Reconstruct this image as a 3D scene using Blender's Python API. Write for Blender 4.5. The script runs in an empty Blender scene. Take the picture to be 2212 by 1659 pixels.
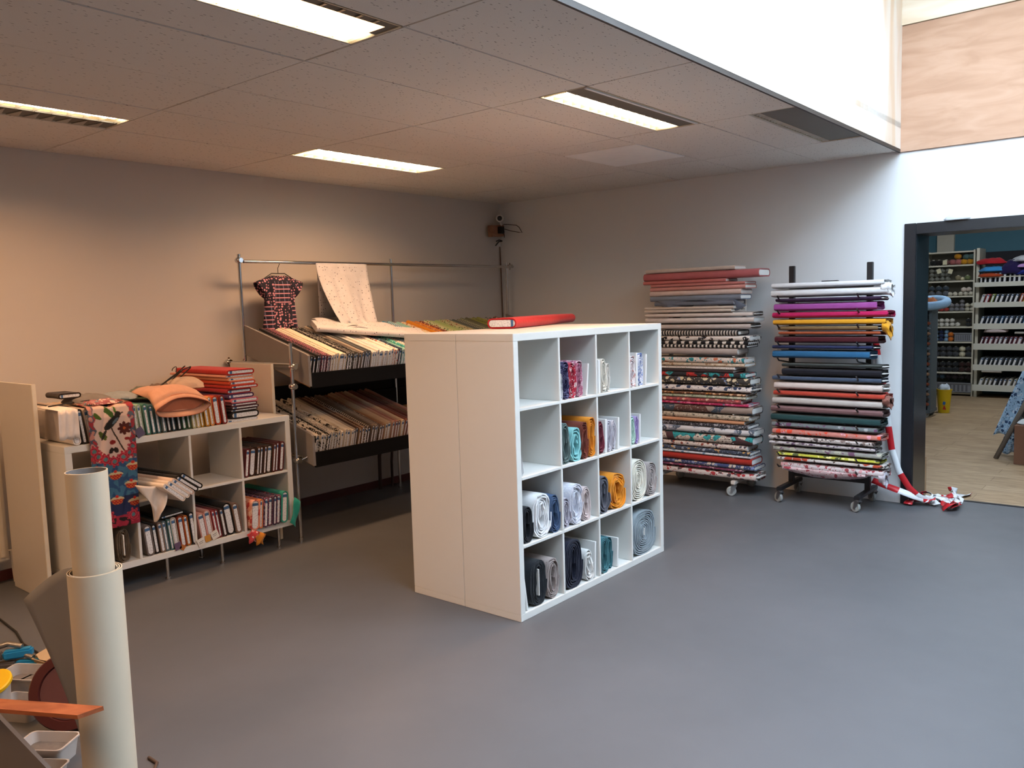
import bpy, bmesh, math, random
from mathutils import Vector, Matrix, noise
PI = math.pi
sc = bpy.context.scene
COL = sc.collection
random.seed(7)
# ---------------------------------------------------------------- camera, world, light, exposure
CAM = Vector((2.5902, -3.1421, 1.6146)); YAW, PITCH, ROLL = 0.6922, -0.0960, -0.0299
cd = bpy.data.cameras.new('camera'); cam = bpy.data.objects.new('camera', cd); COL.objects.link(cam)
_f = Vector((-math.sin(YAW) * math.cos(PITCH), math.cos(YAW) * math.cos(PITCH), math.sin(PITCH)))
_r = Vector((math.cos(YAW), math.sin(YAW), 0)); _u = _r.cross(_f)
_r2 = _r * math.cos(ROLL) + _u * math.sin(ROLL); _u2 = -_r * math.sin(ROLL) + _u * math.cos(ROLL)
mw = Matrix(((_r2.x, _u2.x, -_f.x, CAM.x), (_r2.y, _u2.y, -_f.y, CAM.y), (_r2.z, _u2.z, -_f.z, CAM.z), (0, 0, 0, 1)))
cam.matrix_world = mw
cd.sensor_width = 36; cd.lens = 1783.2 / 2212 * 36; cd.clip_start = .05; cd.clip_end = 60
sc.camera = cam
w = bpy.data.worlds.new('world'); sc.world = w; w.use_nodes = True
w.node_tree.nodes['Background'].inputs[0].default_value = (.62, .78, 1, 1)
w.node_tree.nodes['Background'].inputs[1].default_value = .6
vs = sc.view_settings
vs.view_transform = 'Standard'; vs.look = 'None'; vs.gamma = 1; vs.use_curve_mapping = False; vs.exposure = 0
SKY_E = 14.0          # glow of the opal rooflight
LAMP_W = 21.0         # each warm recessed lamp
LAMP_C = (1, .50, .21)

# ---------------------------------------------------------------- colour and materials
def hx(h):
    h = h.lstrip('#'); v = [int(h[i:i + 2], 16) / 255 for i in (0, 2, 4)]
    return tuple(c / 12.92 if c <= .04045 else ((c + .055) / 1.055) ** 2.4 for c in v) + (1,)
def nt(name):
    m = bpy.data.materials.new(name); m.use_nodes = True
    return m, m.node_tree.nodes, m.node_tree.links, m.node_tree.nodes['Principled BSDF']
def N(ns, t, **k):
    n = ns.new('ShaderNode' + t)
    for a, b in k.items(): setattr(n, a, b)
    return n
MC = {}
def plain(name, col, rough=.6, metal=0, var=.06, nscale=14, bump=.0, bscale=200, spec=.5, emit=0, ecol=None):
    if name in MC: return MC[name]
    m, ns, ln, b = nt(name)
    c = hx(col) if isinstance(col, str) else tuple(col) + (1,)
    tc = N(ns, 'TexCoord'); no = N(ns, 'TexNoise'); no.inputs['Scale'].default_value = nscale; no.inputs['Detail'].default_value = 4
    ln.new(tc.outputs['Object'], no.inputs['Vector'])
    mr = N(ns, 'MapRange'); mr.inputs[3].default_value = 1 - var; mr.inputs[4].default_value = 1 + var
    ln.new(no.outputs[0], mr.inputs[0])
    hs = N(ns, 'HueSaturation'); hs.inputs['Color'].default_value = c
    ln.new(mr.outputs[0], hs.inputs['Value']); ln.new(hs.outputs[0], b.inputs['Base Color'])
    b.inputs['Roughness'].default_value = rough; b.inputs['Metallic'].default_value = metal
    b.inputs['Specular IOR Level'].default_value = spec
    if bump:
        n2 = N(ns, 'TexNoise'); n2.inputs['Scale'].default_value = bscale; ln.new(tc.outputs['Object'], n2.inputs['Vector'])
        bp = N(ns, 'Bump'); bp.inputs['Strength'].default_value = bump; bp.inputs['Distance'].default_value = .002
        ln.new(n2.outputs[0], bp.inputs['Height']); ln.new(bp.outputs[0], b.inputs['Normal'])
    if emit:
        b.inputs['Emission Color'].default_value = tuple(ecol or c[:3]) + (1,); b.inputs['Emission Strength'].default_value = emit
    MC[name] = m; return m
def fab(kind, c1, c2='#ffffff', c3=None, s=1.0):
    """cloth: weave bump and a printed pattern in the cloth's own coordinates"""
    key = 'fabric_%s_%s_%s_%s_%g' % (kind, c1[1:], c2[1:], (c3 or '#0')[1:], s)
    if key in MC: return MC[key]
    m, ns, ln, b = nt(key)
    tc = N(ns, 'TexCoord'); co = tc.outputs['Object']
    def noise_(sc_, det=3):
        n = N(ns, 'TexNoise'); n.inputs['Scale'].default_value = sc_; n.inputs['Detail'].default_value = det; ln.new(co, n.inputs['Vector']); return n
    def vor(sc_, feat='F1', rnd=1.0, vec=None):
        v = N(ns, 'TexVoronoi', feature=feat); v.inputs['Scale'].default_value = sc_; v.inputs['Randomness'].default_value = rnd; ln.new(vec or co, v.inputs['Vector']); return v
    def math_(op, a, bb):
        q = N(ns, 'Math', operation=op)
        for i, x in enumerate((a, bb)):
            if x is None: continue
            if isinstance(x, (int, float)): q.inputs[i].default_value = x
            else: ln.new(x, q.inputs[i])
        return q.outputs[0]
    def mix(f, a, bb):
        q = N(ns, 'Mix', data_type='RGBA')
        if isinstance(f, (int, float)): q.inputs[0].default_value = f
        else: ln.new(f, q.inputs[0])
        for i, x in ((6, a), (7, bb)):
            if isinstance(x, str): q.inputs[i].default_value = hx(x)
            else: ln.new(x, q.inputs[i])
        return q.outputs[2]
    c3 = c3 or c2
    sx = N(ns, 'SeparateXYZ'); ln.new(co, sx.inputs[0])
    if kind == 'solid': out = mix(math_('GREATER_THAN', noise_(9).outputs[0], 2), c1, c1)
    elif kind == 'dots':
        v = vor(70 * s, rnd=.35); out = mix(math_('LESS_THAN', v.outputs['Distance'], .36), c1, c2)
    elif kind == 'sparse':
        v = vor(28 * s, rnd=.5); out = mix(math_('LESS_THAN', v.outputs['Distance'], .17), c1, c2)
    elif kind == 'bars':
        f = math_('SINE', math_('MULTIPLY', sx.outputs[0], 420 * s), 0); out = mix(math_('GREATER_THAN', f, .1), c1, c2)
    elif kind == 'check':
        f = math_('SINE', math_('MULTIPLY', sx.outputs[0], 260 * s), 0); g = math_('SINE', math_('MULTIPLY', math_('ADD', sx.outputs[2], sx.outputs[1]), 260 * s), 0)
        out = mix(math_('GREATER_THAN', math_('MULTIPLY', f, g), 0), c1, c2)
    elif kind == 'geo':
        f = math_('SINE', math_('MULTIPLY', sx.outputs[0], 95 * s), 0); g = math_('PINGPONG', math_('ADD', sx.outputs[1], sx.outputs[2]), .018)
        out = mix(math_('GREATER_THAN', math_('ADD', f, math_('MULTIPLY', g, 55)), .55), c1, c2)
    elif kind == 'floral':
        ds = N(ns, 'MixRGB' if False else 'VectorMath', operation='ADD'); nn = noise_(35 * s)
        sc2 = N(ns, 'VectorMath', operation='SCALE'); ln.new(nn.outputs[1], sc2.inputs[0]); sc2.inputs['Scale'].default_value = .03 / s
        ln.new(co, ds.inputs[0]); ln.new(sc2.outputs[0], ds.inputs[1])
        v = vor(24 * s, vec=ds.outputs[0]); sp = N(ns, 'SeparateColor'); ln.new(v.outputs['Color'], sp.inputs[0])
        blob = math_('LESS_THAN', v.outputs['Distance'], .44)
        pick = mix(math_('GREATER_THAN', sp.outputs[0], .5), c2, c3)
        out = mix(math_('MULTIPLY', blob, math_('GREATER_THAN', sp.outputs[1], .3)), c1, pick)
        v2 = vor(70 * s, vec=ds.outputs[0]); s2 = N(ns, 'SeparateColor'); ln.new(v2.outputs['Color'], s2.inputs[0])
        out = mix(math_('MULTIPLY', math_('LESS_THAN', v2.outputs['Distance'], .4), math_('GREATER_THAN', s2.outputs[2], .72)), out, c2)
    elif kind == 'patch':
        v = vor(11 * s); sp = N(ns, 'SeparateColor'); ln.new(v.outputs['Color'], sp.inputs[0])
        out = mix(math_('GREATER_THAN', sp.outputs[0], .62), c1, c2); out = mix(math_('GREATER_THAN', sp.outputs[1], .72), out, c3)
        out = mix(math_('GREATER_THAN', noise_(60).outputs[0], .58), out, c1)
    mo = noise_(18, 4); mr = N(ns, 'MapRange'); mr.inputs[3].default_value = .88; mr.inputs[4].default_value = 1.12; ln.new(mo.outputs[0], mr.inputs[0])
    hs = N(ns, 'HueSaturation'); ln.new(out, hs.inputs['Color']); ln.new(mr.outputs[0], hs.inputs['Value']); ln.new(hs.outputs[0], b.inputs['Base Color'])
    b.inputs['Roughness'].default_value = .9; b.inputs['Specular IOR Level'].default_value = .2; b.inputs['Sheen Weight'].default_value = .15
    wv = noise_(420, 2); w2 = noise_(45, 3); bp = N(ns, 'Bump'); bp.inputs['Strength'].default_value = .5; bp.inputs['Distance'].default_value = .0015
    ln.new(math_('ADD', wv.outputs[0], math_('MULTIPLY', w2.outputs[0], 3)), bp.inputs['Height']); ln.new(bp.outputs[0], b.inputs['Normal'])
    MC[key] = m; return m
def label_mat():
    m, ns, ln, b = nt('printed_card_label'); tc = N(ns, 'TexCoord'); sx = N(ns, 'SeparateXYZ'); ln.new(tc.outputs['Generated'], sx.inputs[0])
    def mt(op, a, v):
        q = N(ns, 'Math', operation=op); ln.new(a, q.inputs[0]); q.inputs[1].default_value = v; return q.outputs[0]
    blue = mt('MULTIPLY', mt('GREATER_THAN', sx.outputs[2], .84), 1); lim = mt('LESS_THAN', sx.outputs[2], .94)
    q = N(ns, 'Math', operation='MULTIPLY'); ln.new(blue, q.inputs[0]); ln.new(lim, q.inputs[1])
    n = N(ns, 'TexNoise'); n.inputs['Scale'].default_value = 120; ln.new(tc.outputs['Object'], n.inputs['Vector'])
    g = mt('MULTIPLY', mt('GREATER_THAN', n.outputs[0], .55), .35)
    a = N(ns, 'Mix', data_type='RGBA'); ln.new(g, a.inputs[0]); a.inputs[6].default_value = hx('#e4e4e6'); a.inputs[7].default_value = hx('#777a82')
    c = N(ns, 'Mix', data_type='RGBA'); ln.new(q.outputs[0], c.inputs[0]); ln.new(a.outputs[2], c.inputs[6]); c.inputs[7].default_value = hx('#3e6590')
    ln.new(c.outputs[2], b.inputs['Base Color']); b.inputs['Roughness'].default_value = .6
    return m
LABEL = label_mat()
WHITE = plain('white_laminate', '#dcdcd8', .35, var=.015, nscale=3)
CHROME = plain('chrome', '#c9c9c9', .12, 1, var=.03)
STEEL = plain('zinc_steel', '#9a9a9a', .35, 1, var=.08)
BLACKM = plain('black_powder_coat', '#15161a', .45, var=.1, bump=.1)
BLACKB = plain('black_painted_board', '#080707', .6, var=.15, spec=.2)
CARD = plain('white_card', '#e2e2e0', .7, var=.03)
GREYC = plain('grey_felt_covering', '#85807d', .95, var=.06, bump=.3)
RAWWOOD = plain('raw_chipboard', '#a5713c', .8, var=.2, nscale=40, bump=.3)
PAINT = plain('white_emulsion', '#c9c1ba', .9, var=.012, nscale=2, bump=.12, bscale=350)
DARKRUB = plain('dark_rubber', '#2a2a2c', .7)
WIRE = plain('black_cable', '#0c0b0b', .5)

# ---------------------------------------------------------------- mesh helpers
def emp(name, loc=(0, 0, 0), rot=(0, 0, 0), parent=None):
    o = bpy.data.objects.new(name, None); o.location = loc; o.rotation_euler = rot; COL.objects.link(o); o.empty_display_size = .05
    if parent: o.parent = parent
    return o
SEEN = {}
def tag(o, label, cat, group=None, kind=None):
    o['label'] = label; o['category'] = cat
    if group: o['group'] = group
    if kind: o['kind'] = kind
    if label in SEEN: print('DUPLABEL', label)
    nw = len(label.split())
    if nw < 4 or nw > 16: print('LABELLEN', nw, label)
    SEEN[label] = 1
    return o
def struct(o, label=None):
    o['kind'] = 'structure'
    if label: o['label'] = label
    return o
class MB:
    def __init__(s): s.b = bmesh.new()
    def box(s, lo, hi, mat=0, rot=None, bev=0):
        lo = Vector(lo); hi = Vector(hi); c = (lo + hi) / 2; d = hi - lo
        m = Matrix.Translation(c) @ (rot or Matrix()) @ Matrix.Diagonal((d.x, d.y, d.z, 1))
        r = bmesh.ops.create_cube(s.b, size=1, matrix=m)
        fs = list({f for v in r['verts'] for f in v.link_faces})
        for f in fs: f.material_index = mat
        if bev:
            es = list({e for v in r['verts'] for e in v.link_edges})
            q = bmesh.ops.bevel(s.b, geom=es, offset=bev, segments=2, affect='EDGES', clamp_overlap=True)
            for f in q['faces']: f.material_index = mat
        return s
    def tube(s, pts, r, n=10, mat=0, closed=False, taper=None):
        pts = [Vector(p) for p in pts]; rings = []
        k = len(pts); up = None
        for i, p in enumerate(pts):
            a = pts[i - 1] if (i or closed) else p; c = pts[(i + 1) % k] if (i < k - 1 or closed) else p
            t = (c - a).normalized()
            if up is None: up = Vector((0, 0, 1)) if abs(t.z) < .9 else Vector((1, 0, 0))
            x = t.cross(up).normalized(); y = x.cross(t).normalized(); up = y
            rr = r if taper is None else r * taper[i]
            rings.append([s.b.verts.new(p + (x * math.cos(2 * PI * j / n) + y * math.sin(2 * PI * j / n)) * rr) for j in range(n)])
        for i in range(k if closed else k - 1):
            a = rings[i]; c = rings[(i + 1) % k]
            for j in range(n):
                f = s.b.faces.new((a[j], a[(j + 1) % n], c[(j + 1) % n], c[j])); f.smooth = True; f.material_index = mat
        if not closed:
            for rg in (rings[0][::-1], rings[-1]):
                f = s.b.faces.new(rg); f.material_index = mat
        return s
    def ball(s, c, r, mat=0, u=14, v=9, scl=(1, 1, 1), rot=None):
        m = Matrix.Translation(c) @ (rot or Matrix()) @ Matrix.Diagonal((scl[0] * r, scl[1] * r, scl[2] * r, 1))
        q = bmesh.ops.create_uvsphere(s.b, u_segments=u, v_segments=v, radius=1, matrix=m)
        for f in {f for w_ in q['verts'] for f in w_.link_faces}: f.smooth = True; f.material_index = mat
        return s
    def lathe(s, prof, c=(0, 0, 0), n=28, mat=0, mtx=None, ang=2 * PI):
        mtx = mtx or Matrix(); c = Vector(c); rings = []
        for (r, z) in prof:
            rings.append([s.b.verts.new(mtx @ Vector((r * math.cos(ang * j / n), r * math.sin(ang * j / n), z)) + c) for j in range(n)])
        for a, d in zip(rings, rings[1:]):
            for j in range(n):
                f = s.b.faces.new((a[j], a[(j + 1) % n], d[(j + 1) % n], d[j])); f.smooth = True; f.material_index = mat
        return s
    def loft(s, rings, mat=0, smooth=True, cap=True, closed=True):
        vr = [[s.b.verts.new(p) for p in rg] for rg in rings]
        for a, d in zip(vr, vr[1:]):
            n = len(a)
            for j in range(n if closed else n - 1):
                f = s.b.faces.new((a[j], a[(j + 1) % n], d[(j + 1) % n], d[j])); f.smooth = smooth; f.material_index = mat
        if cap and closed:
            for rg in (vr[0][::-1], vr[-1]):
                f = s.b.faces.new(rg); f.material_index = mat
        return s
    def prism(s, pts, h, mtx=None, mat=0):
        mtx = mtx or Matrix(); a = [s.b.verts.new(mtx @ Vector((x, y, 0))) for x, y in pts]; c = [s.b.verts.new(mtx @ Vector((x, y, h))) for x, y in pts]
        n = len(pts); fs = [s.b.faces.new(a[::-1]), s.b.faces.new(c)] + [s.b.faces.new((a[i], a[(i + 1) % n], c[(i + 1) % n], c[i])) for i in range(n)]
        for f in fs: f.material_index = mat
        return s
    def mesh(s, name, mats):
        bmesh.ops.recalc_face_normals(s.b, faces=s.b.faces)
        for e in s.b.edges:
            if len(e.link_faces) == 2 and e.calc_face_angle(0) > .7: e.smooth = False
        me = bpy.data.meshes.new(name); s.b.to_mesh(me); s.b.free()
        for m in (mats if isinstance(mats, (list, tuple)) else [mats]): me.materials.append(m)
        return me
    def obj(s, name, mats, parent=None, loc=(0, 0, 0), rot=(0, 0, 0)):
        return link(s.mesh(name, mats), name, parent, loc, rot)
def link(me, name, parent=None, loc=(0, 0, 0), rot=(0, 0, 0), mat=None):
    o = bpy.data.objects.new(name, me); o.location = loc; o.rotation_euler = rot; COL.objects.link(o)
    if parent: o.parent = parent
    if mat: o.material_slots[0].link = 'OBJECT'; o.material_slots[0].material = mat
    return o
def solid(o, t=.003, sub=0):
    m = o.modifiers.new('thickness', 'SOLIDIFY'); m.thickness = t; m.offset = 0
    if sub: q = o.modifiers.new('smooth', 'SUBSURF'); q.levels = sub; q.render_levels = sub
    for p in o.data.polygons: p.use_smooth = True
    return o
def sheet(rows, name, mats, parent=None, t=.003, matf=None, loc=(0, 0, 0)):
    b = bmesh.new(); vr = [[b.verts.new(p) for p in r] for r in rows]
    for i, (a, d) in enumerate(zip(vr, vr[1:])):
        for j in range(len(a) - 1):
            f = b.faces.new((a[j], a[j + 1], d[j + 1], d[j])); f.smooth = True
            if matf: f.material_index = matf(i, j)
    me = bpy.data.meshes.new(name); b.to_mesh(me); b.free()
    for m in (mats if isinstance(mats, (list, tuple)) else [mats]): me.materials.append(m)
    return solid(link(me, name, parent, loc), t)
ORD = ['first', 'second', 'third', 'fourth', 'fifth', 'sixth', 'seventh', 'eighth', 'ninth', 'tenth', 'eleventh', 'twelfth', 'thirteenth', 'fourteenth', 'fifteenth', 'sixteenth', 'seventeenth', 'eighteenth', 'nineteenth']
TENS = ['twent', 'thirt', 'fort', 'fift', 'sixt', 'sevent', 'eight', 'ninet']
def ordn(i):
    if i < 19: return ORD[i]
    n = i + 1; t, u = divmod(n, 10)
    return TENS[t - 2] + ('ieth' if u == 0 else 'y-' + ORD[u - 1])
# ---------------------------------------------------------------- fabric bolts and rolls
def stadium(w_, t_, n=5, z0=0):
    """outline in (y, z): width w_ in z starting at z0, thickness t_ in y"""
    r = min(t_, w_) / 2 * .96; pts = []
    for cy, cz, a0 in ((t_ / 2 - r, z0 + w_ - r, 0), (-(t_ / 2 - r), z0 + w_ - r, PI / 2), (-(t_ / 2 - r), z0 + r, PI), (t_ / 2 - r, z0 + r, 1.5 * PI)):
        for k in range(n):
            a = a0 + PI / 2 * k / (n - 1); pts.append((cy + r * math.cos(a), cz + r * math.sin(a)))
    return pts
BC = {}
def bolt_mesh(w_, t_, L, seed):
    k = (round(w_, 3), round(t_, 3), round(L, 2), seed)
    if k in BC: return BC[k]
    m = MB(); nl = 9; o = stadium(w_, t_); ins = min(.006, t_ * .24); inn = stadium(w_ - 2 * ins, t_ - 2 * ins, z0=ins)
    rings = [[Vector((-.006, y, z)) for y, z in inn], [Vector((0, y, z)) for y, z in inn]]
    for i in range(nl):
        x = -L * i / (nl - 1); g = []
        for y, z in o:
            d = noise.noise(Vector((x * 9 + seed * 7, y * 30, z * 12 + seed))) * .004 if i else noise.noise(Vector((seed * 3, y * 40, z * 20))) * .0012
            nrm = Vector((0, y, (z - w_ / 2) * .35)); nrm = nrm.normalized() if nrm.length else nrm
            dz = noise.noise(Vector((x * 6, seed * 5.1, 0))) * .003 if z > w_ * .5 else 0
            g.append(Vector((x, y, z + dz)) + nrm * d * .6)
        rings.append(g)
    m.loft(rings); me = m.mesh('fabric_bolt', fab('solid', '#888888'))
    q = MB(); a = stadium((w_ - 2 * ins) * .96, (t_ - 2 * ins) * .82, z0=ins + (w_ - 2 * ins) * .02)
    q.loft([[Vector((-.005, y, z)) for y, z in a], [Vector((-.0015, y, z)) for y, z in a]], smooth=False)
    BC[k] = (me, q.mesh('card_end', LABEL)); return BC[k]
def bolt(mat, label, loc, w_=.185, t_=.022, L=.7, rot=(0, 0, 0), group=None, seed=None, card=True, cat='fabric bolt'):
    seed = random.randrange(4) if seed is None else seed
    me, lm = bolt_mesh(w_, t_, L, seed)
    o = link(me, 'fabric_bolt', None, loc, rot, mat); tag(o, label, cat, group)
    if card: link(lm, 'card_end', o)
    return o
SC = {}
def roll_mesh(W, H, L, turns, seed, core=(.2, .5), ruf=.004, n=22, e=.75):
    """fabric wound in layers round a flat core: one continuous spiral strip; (y: W thick, z: H tall), front end at x=0"""
    k = (round(W, 2), round(H, 2), round(L, 2), turns, seed, core, ruf, e)
    if k in SC: return SC[k]
    m = MB(); tot = int(turns * n); rows = []; nl = 6
    def pt(i, sc_=1.0):
        th = 2 * PI * i / n; s = i / tot; a = W / 2 * (core[0] + (1 - core[0]) * s) * sc_; b = H / 2 * (core[1] + (1 - core[1]) * s) * sc_
        c, d = math.cos(th), math.sin(th)
        y = a * math.copysign(abs(c) ** e, c); z = b * math.copysign(abs(d) ** e, d)
        wv = 1 + noise.noise(Vector((math.cos(th) * 2.2 + seed * 9, math.sin(th) * 2.2, s * 4))) * .12 * (1.15 - s)
        return y * wv, z * wv
    zmin = min(pt(i)[1] for i in range(tot + 1))
    pitch = (1 - core[0]) * W / 2 / turns; th_ = pitch * .5
    out, inn = [], []
    for i in range(tot + 1):
        y, z = pt(i); f = max(0.05, 1 - th_ / max(.004, math.hypot(y, z))); fx = noise.noise(Vector((i * .35, seed * 3.3, 0))) * ruf + noise.noise(Vector((i * 1.3, seed, 5))) * ruf * .6
        ro = []
        for j in range(nl):
            x = -L * j / (nl - 1); dd = noise.noise(Vector((x * 7 + seed, y * 12, z * 12))) * .004 if i > tot - n else 0
            ro.append(m.b.verts.new((x + (fx if j == 0 else 0), y * (1 + dd * 8), z - zmin + dd)))
        out.append(ro); inn.append([m.b.verts.new((fx - .0005, y * f, (z) * f - zmin)), m.b.verts.new((-L, y * f, z * f - zmin))])
    for i in range(tot):
        for j in range(nl - 1):
            f = m.b.faces.new((out[i][j], out[i + 1][j], out[i + 1][j + 1], out[i][j + 1])); f.smooth = True
        f = m.b.faces.new((inn[i][0], inn[i][1], inn[i + 1][1], inn[i + 1][0])); f.smooth = True
        m.b.faces.new((out[i][0], inn[i][0], inn[i + 1][0], out[i + 1][0]))
        m.b.faces.new((out[i][-1], out[i + 1][-1], inn[i + 1][1], inn[i][1]))
    m.b.faces.new((out[-1][0], inn[-1][0], inn[-1][1]) + tuple(reversed(out[-1][1:])))
    m.b.faces.new((out[0][0],) + tuple(out[0][1:]) + (inn[0][1], inn[0][0]))
    me = m.mesh('fabric_roll', fab('solid', '#888888'))
    q = MB(); ch = H * core[1] * .8; q.box((-L * .98, -.003, H / 2 - ch / 2), (.004, .003, H / 2 + ch / 2))
    SC[k] = (me, q.mesh('card_core', CARD)); return SC[k]
def roll(mat, label, loc, W, H, L=.34, turns=4, seed=1, rot=(0, 0, 0), core=(.2, .5), ruf=.005, group=None, card=True, name='fabric_roll', cat='fabric roll'):
    me, cm = roll_mesh(W, H, L, turns, seed, core, ruf)
    o = link(me, name, None, loc, rot, mat); tag(o, label, cat, group)
    if card: link(cm, 'card_core', o)
    return o
# ================================================================ THE SETTING
XL, YR, H = -3.07, 3.57, 2.665       # left wall, back wall, tile ceiling
XS, XE, YS, ZT = .854, 3.3, -1.75, 4.15   # rooflight shaft: x from..to, y from, top
XR, YB = 5.6, -5.2
DX0, DX1, DZ, YF = .965, 2.75, 2.045, 3.93   # doorway opening and far side of the wall
def floor_mat():
    m, ns, ln, b = nt('grey_vinyl_floor'); tc = N(ns, 'TexCoord')
    a = N(ns, 'TexNoise'); a.inputs['Scale'].default_value = .9; a.inputs['Detail'].default_value = 5; ln.new(tc.outputs['Object'], a.inputs['Vector'])
    r = N(ns, 'ValToRGB'); r.color_ramp.elements[0].color = hx('#505357'); r.color_ramp.elements[1].color = hx('#57595d'); r.color_ramp.elements[0].position = .35; r.color_ramp.elements[1].position = .65
    ln.new(a.outputs[0], r.inputs[0]); ln.new(r.outputs[0], b.inputs['Base Color'])
    d = N(ns, 'TexNoise'); d.inputs['Scale'].default_value = 3; d.inputs['Detail'].default_value = 6; ln.new(tc.outputs['Object'], d.inputs['Vector'])
    mr = N(ns, 'MapRange'); mr.inputs[3].default_value = .42; mr.inputs[4].default_value = .6; ln.new(d.outputs[0], mr.inputs[0]); ln.new(mr.outputs[0], b.inputs['Roughness'])
    g = N(ns, 'TexNoise'); g.inputs['Scale'].default_value = 240; ln.new(tc.outputs['Object'], g.inputs['Vector'])
    bp = N(ns, 'Bump'); bp.inputs['Strength'].default_value = .12; bp.inputs['Distance'].default_value = .001; ln.new(g.outputs[0], bp.inputs['Height']); ln.new(bp.outputs[0], b.inputs['Normal'])
    return m
def oak_mat():
    m, ns, ln, b = nt('light_oak_planks'); tc = N(ns, 'TexCoord'); mp = N(ns, 'Mapping'); mp.inputs['Scale'].default_value = (1, 1, 1); ln.new(tc.outputs['Object'], mp.inputs[0])
    br = N(ns, 'TexBrick'); br.inputs['Scale'].default_value = 1; br.inputs['Brick Width'].default_value = 1.3; br.inputs['Row Height'].default_value = .19; br.inputs['Mortar Size'].default_value = .0025
    br.inputs['Color1'].default_value = hx('#b39b7c'); br.inputs['Color2'].default_value = hx('#a48a6a'); br.inputs['Mortar'].default_value = hx('#7b6347'); ln.new(mp.outputs[0], br.inputs['Vector'])
    m2 = N(ns, 'Mapping'); m2.inputs['Scale'].default_value = (2.5, 22, 1); ln.new(tc.outputs['Object'], m2.inputs[0])
    n = N(ns, 'TexNoise'); n.inputs['Scale'].default_value = 2; n.inputs['Detail'].default_value = 6; n.inputs['Distortion'].default_value = .6; ln.new(m2.outputs[0], n.inputs['Vector'])
    r = N(ns, 'ValToRGB'); r.color_ramp.elements[0].position = .34; r.color_ramp.elements[1].position = .6; r.color_ramp.elements[0].color = hx('#8a7050'); r.color_ramp.elements[1].color = (1, 1, 1, 1)
    x = N(ns, 'Mix', data_type='RGBA', blend_type='MULTIPLY'); x.inputs[0].default_value = .55; ln.new(n.outputs[0], r.inputs[0]); ln.new(br.outputs[0], x.inputs[6]); ln.new(r.outputs[0], x.inputs[7])
    ln.new(x.outputs[2], b.inputs['Base Color']); b.inputs['Roughness'].default_value = .5
    return m
def tile_mat():
    m, ns, ln, b = nt('mineral_fibre_tile'); tc = N(ns, 'TexCoord'); mp = N(ns, 'Mapping'); mp.inputs['Scale'].default_value = (1, .35, 1); mp.inputs['Rotation'].default_value = (0, 0, .5); ln.new(tc.outputs['Object'], mp.inputs[0])
    v = N(ns, 'TexVoronoi'); v.inputs['Scale'].default_value = 85; ln.new(mp.outputs[0], v.inputs['Vector'])
    sp = N(ns, 'SeparateColor'); ln.new(v.outputs['Color'], sp.inputs[0])
    def mt(op, a, c):
        q = N(ns, 'Math', operation=op); ln.new(a, q.inputs[0])
        if isinstance(c, float): q.inputs[1].default_value = c
        else: ln.new(c, q.inputs[1])
        return q.outputs[0]
    hole = mt('MULTIPLY', mt('LESS_THAN', v.outputs['Distance'], .2), mt('GREATER_THAN', sp.outputs[0], .55))
    x = N(ns, 'Mix', data_type='RGBA'); ln.new(hole, x.inputs[0]); x.inputs[6].default_value = hx('#ddd7d0'); x.inputs[7].default_value = hx('#8f8983'); ln.new(x.outputs[2], b.inputs['Base Color'])
    b.inputs['Roughness'].default_value = .95; n = N(ns, 'TexNoise'); n.inputs['Scale'].default_value = 180; ln.new(tc.outputs['Object'], n.inputs['Vector'])
    bp = N(ns, 'Bump'); bp.inputs['Strength'].default_value = .35; bp.inputs['Distance'].default_value = .002; ln.new(mt('SUBTRACT', n.outputs[0], hole), bp.inputs['Height']); ln.new(bp.outputs[0], b.inputs['Normal'])
    return m
def ply_mat(name, c1, c2, c3, ax=2, s=1.0, rough=.75):
    m, ns, ln, b = nt(name); tc = N(ns, 'TexCoord'); mp = N(ns, 'Mapping'); sc_ = [3.2 * s] * 3; sc_[ax] = .7 * s; mp.inputs['Scale'].default_value = sc_; ln.new(tc.outputs['Object'], mp.inputs[0])
    n = N(ns, 'TexNoise'); n.inputs['Scale'].default_value = 1.6; n.inputs['Detail'].default_value = 7; n.inputs['Distortion'].default_value = 1.0; ln.new(mp.outputs[0], n.inputs['Vector'])
    r = N(ns, 'ValToRGB'); e = r.color_ramp.elements; e[0].position = .36; e[1].position = .66; e[0].color = hx(c1); e[1].color = hx(c3); q = e.new(.5); q.color = hx(c2)
    ln.new(n.outputs[0], r.inputs[0]); ln.new(r.outputs[0], b.inputs['Base Color']); b.inputs['Roughness'].default_value = rough
    return m
struct(MB().box((XL - .2, YB - .2, -.1), (XR + .2, YF - .04, 0)).obj('floor', floor_mat()))
OAK = oak_mat()
struct(MB().box((-2.6, YF - .04, -.1), (4.6, 11.6, 0)).obj('floor', OAK))
MB_ = MB().box((DX0 - .02, YF - .06, -.001), (DX1, YF - .03, .006)); struct(MB_.obj('trim_1', plain('dark_threshold_strip', '#3a3a3c', .4, .5)))
struct(MB().box((XL - .15, YB - .2, 0), (XL, YF, 4.3)).obj('wall_left', PAINT))
wb = MB().box((XL, YR, 0), (.93, YF, ZT + .1)).box((DX1, YR, 0), (XR + .2, YF, ZT + .1)).box((.93, YR, DZ + .04), (DX1, YF, ZT + .1))
struct(wb.obj('wall_back', plain('cool_white_emulsion', '#d9dadb', .9, var=.01, nscale=2, bump=.1, bscale=350)))
struct(MB().box((XR, YB - .2, 0), (XR + .2, YR, 4.3)).obj('wall_right', PAINT))
struct(MB().box((XL - .2, YB - .2, 0), (XR + .2, YB, 4.3)).obj('wall_front', PAINT))
REDB = plain('oxblood_skirting_paint', '#54241f', .55, var=.1)
struct(MB().box((XL, YB, 0), (XL + .014, YR, .066), bev=.002).obj('baseboard_left', REDB))
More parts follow.
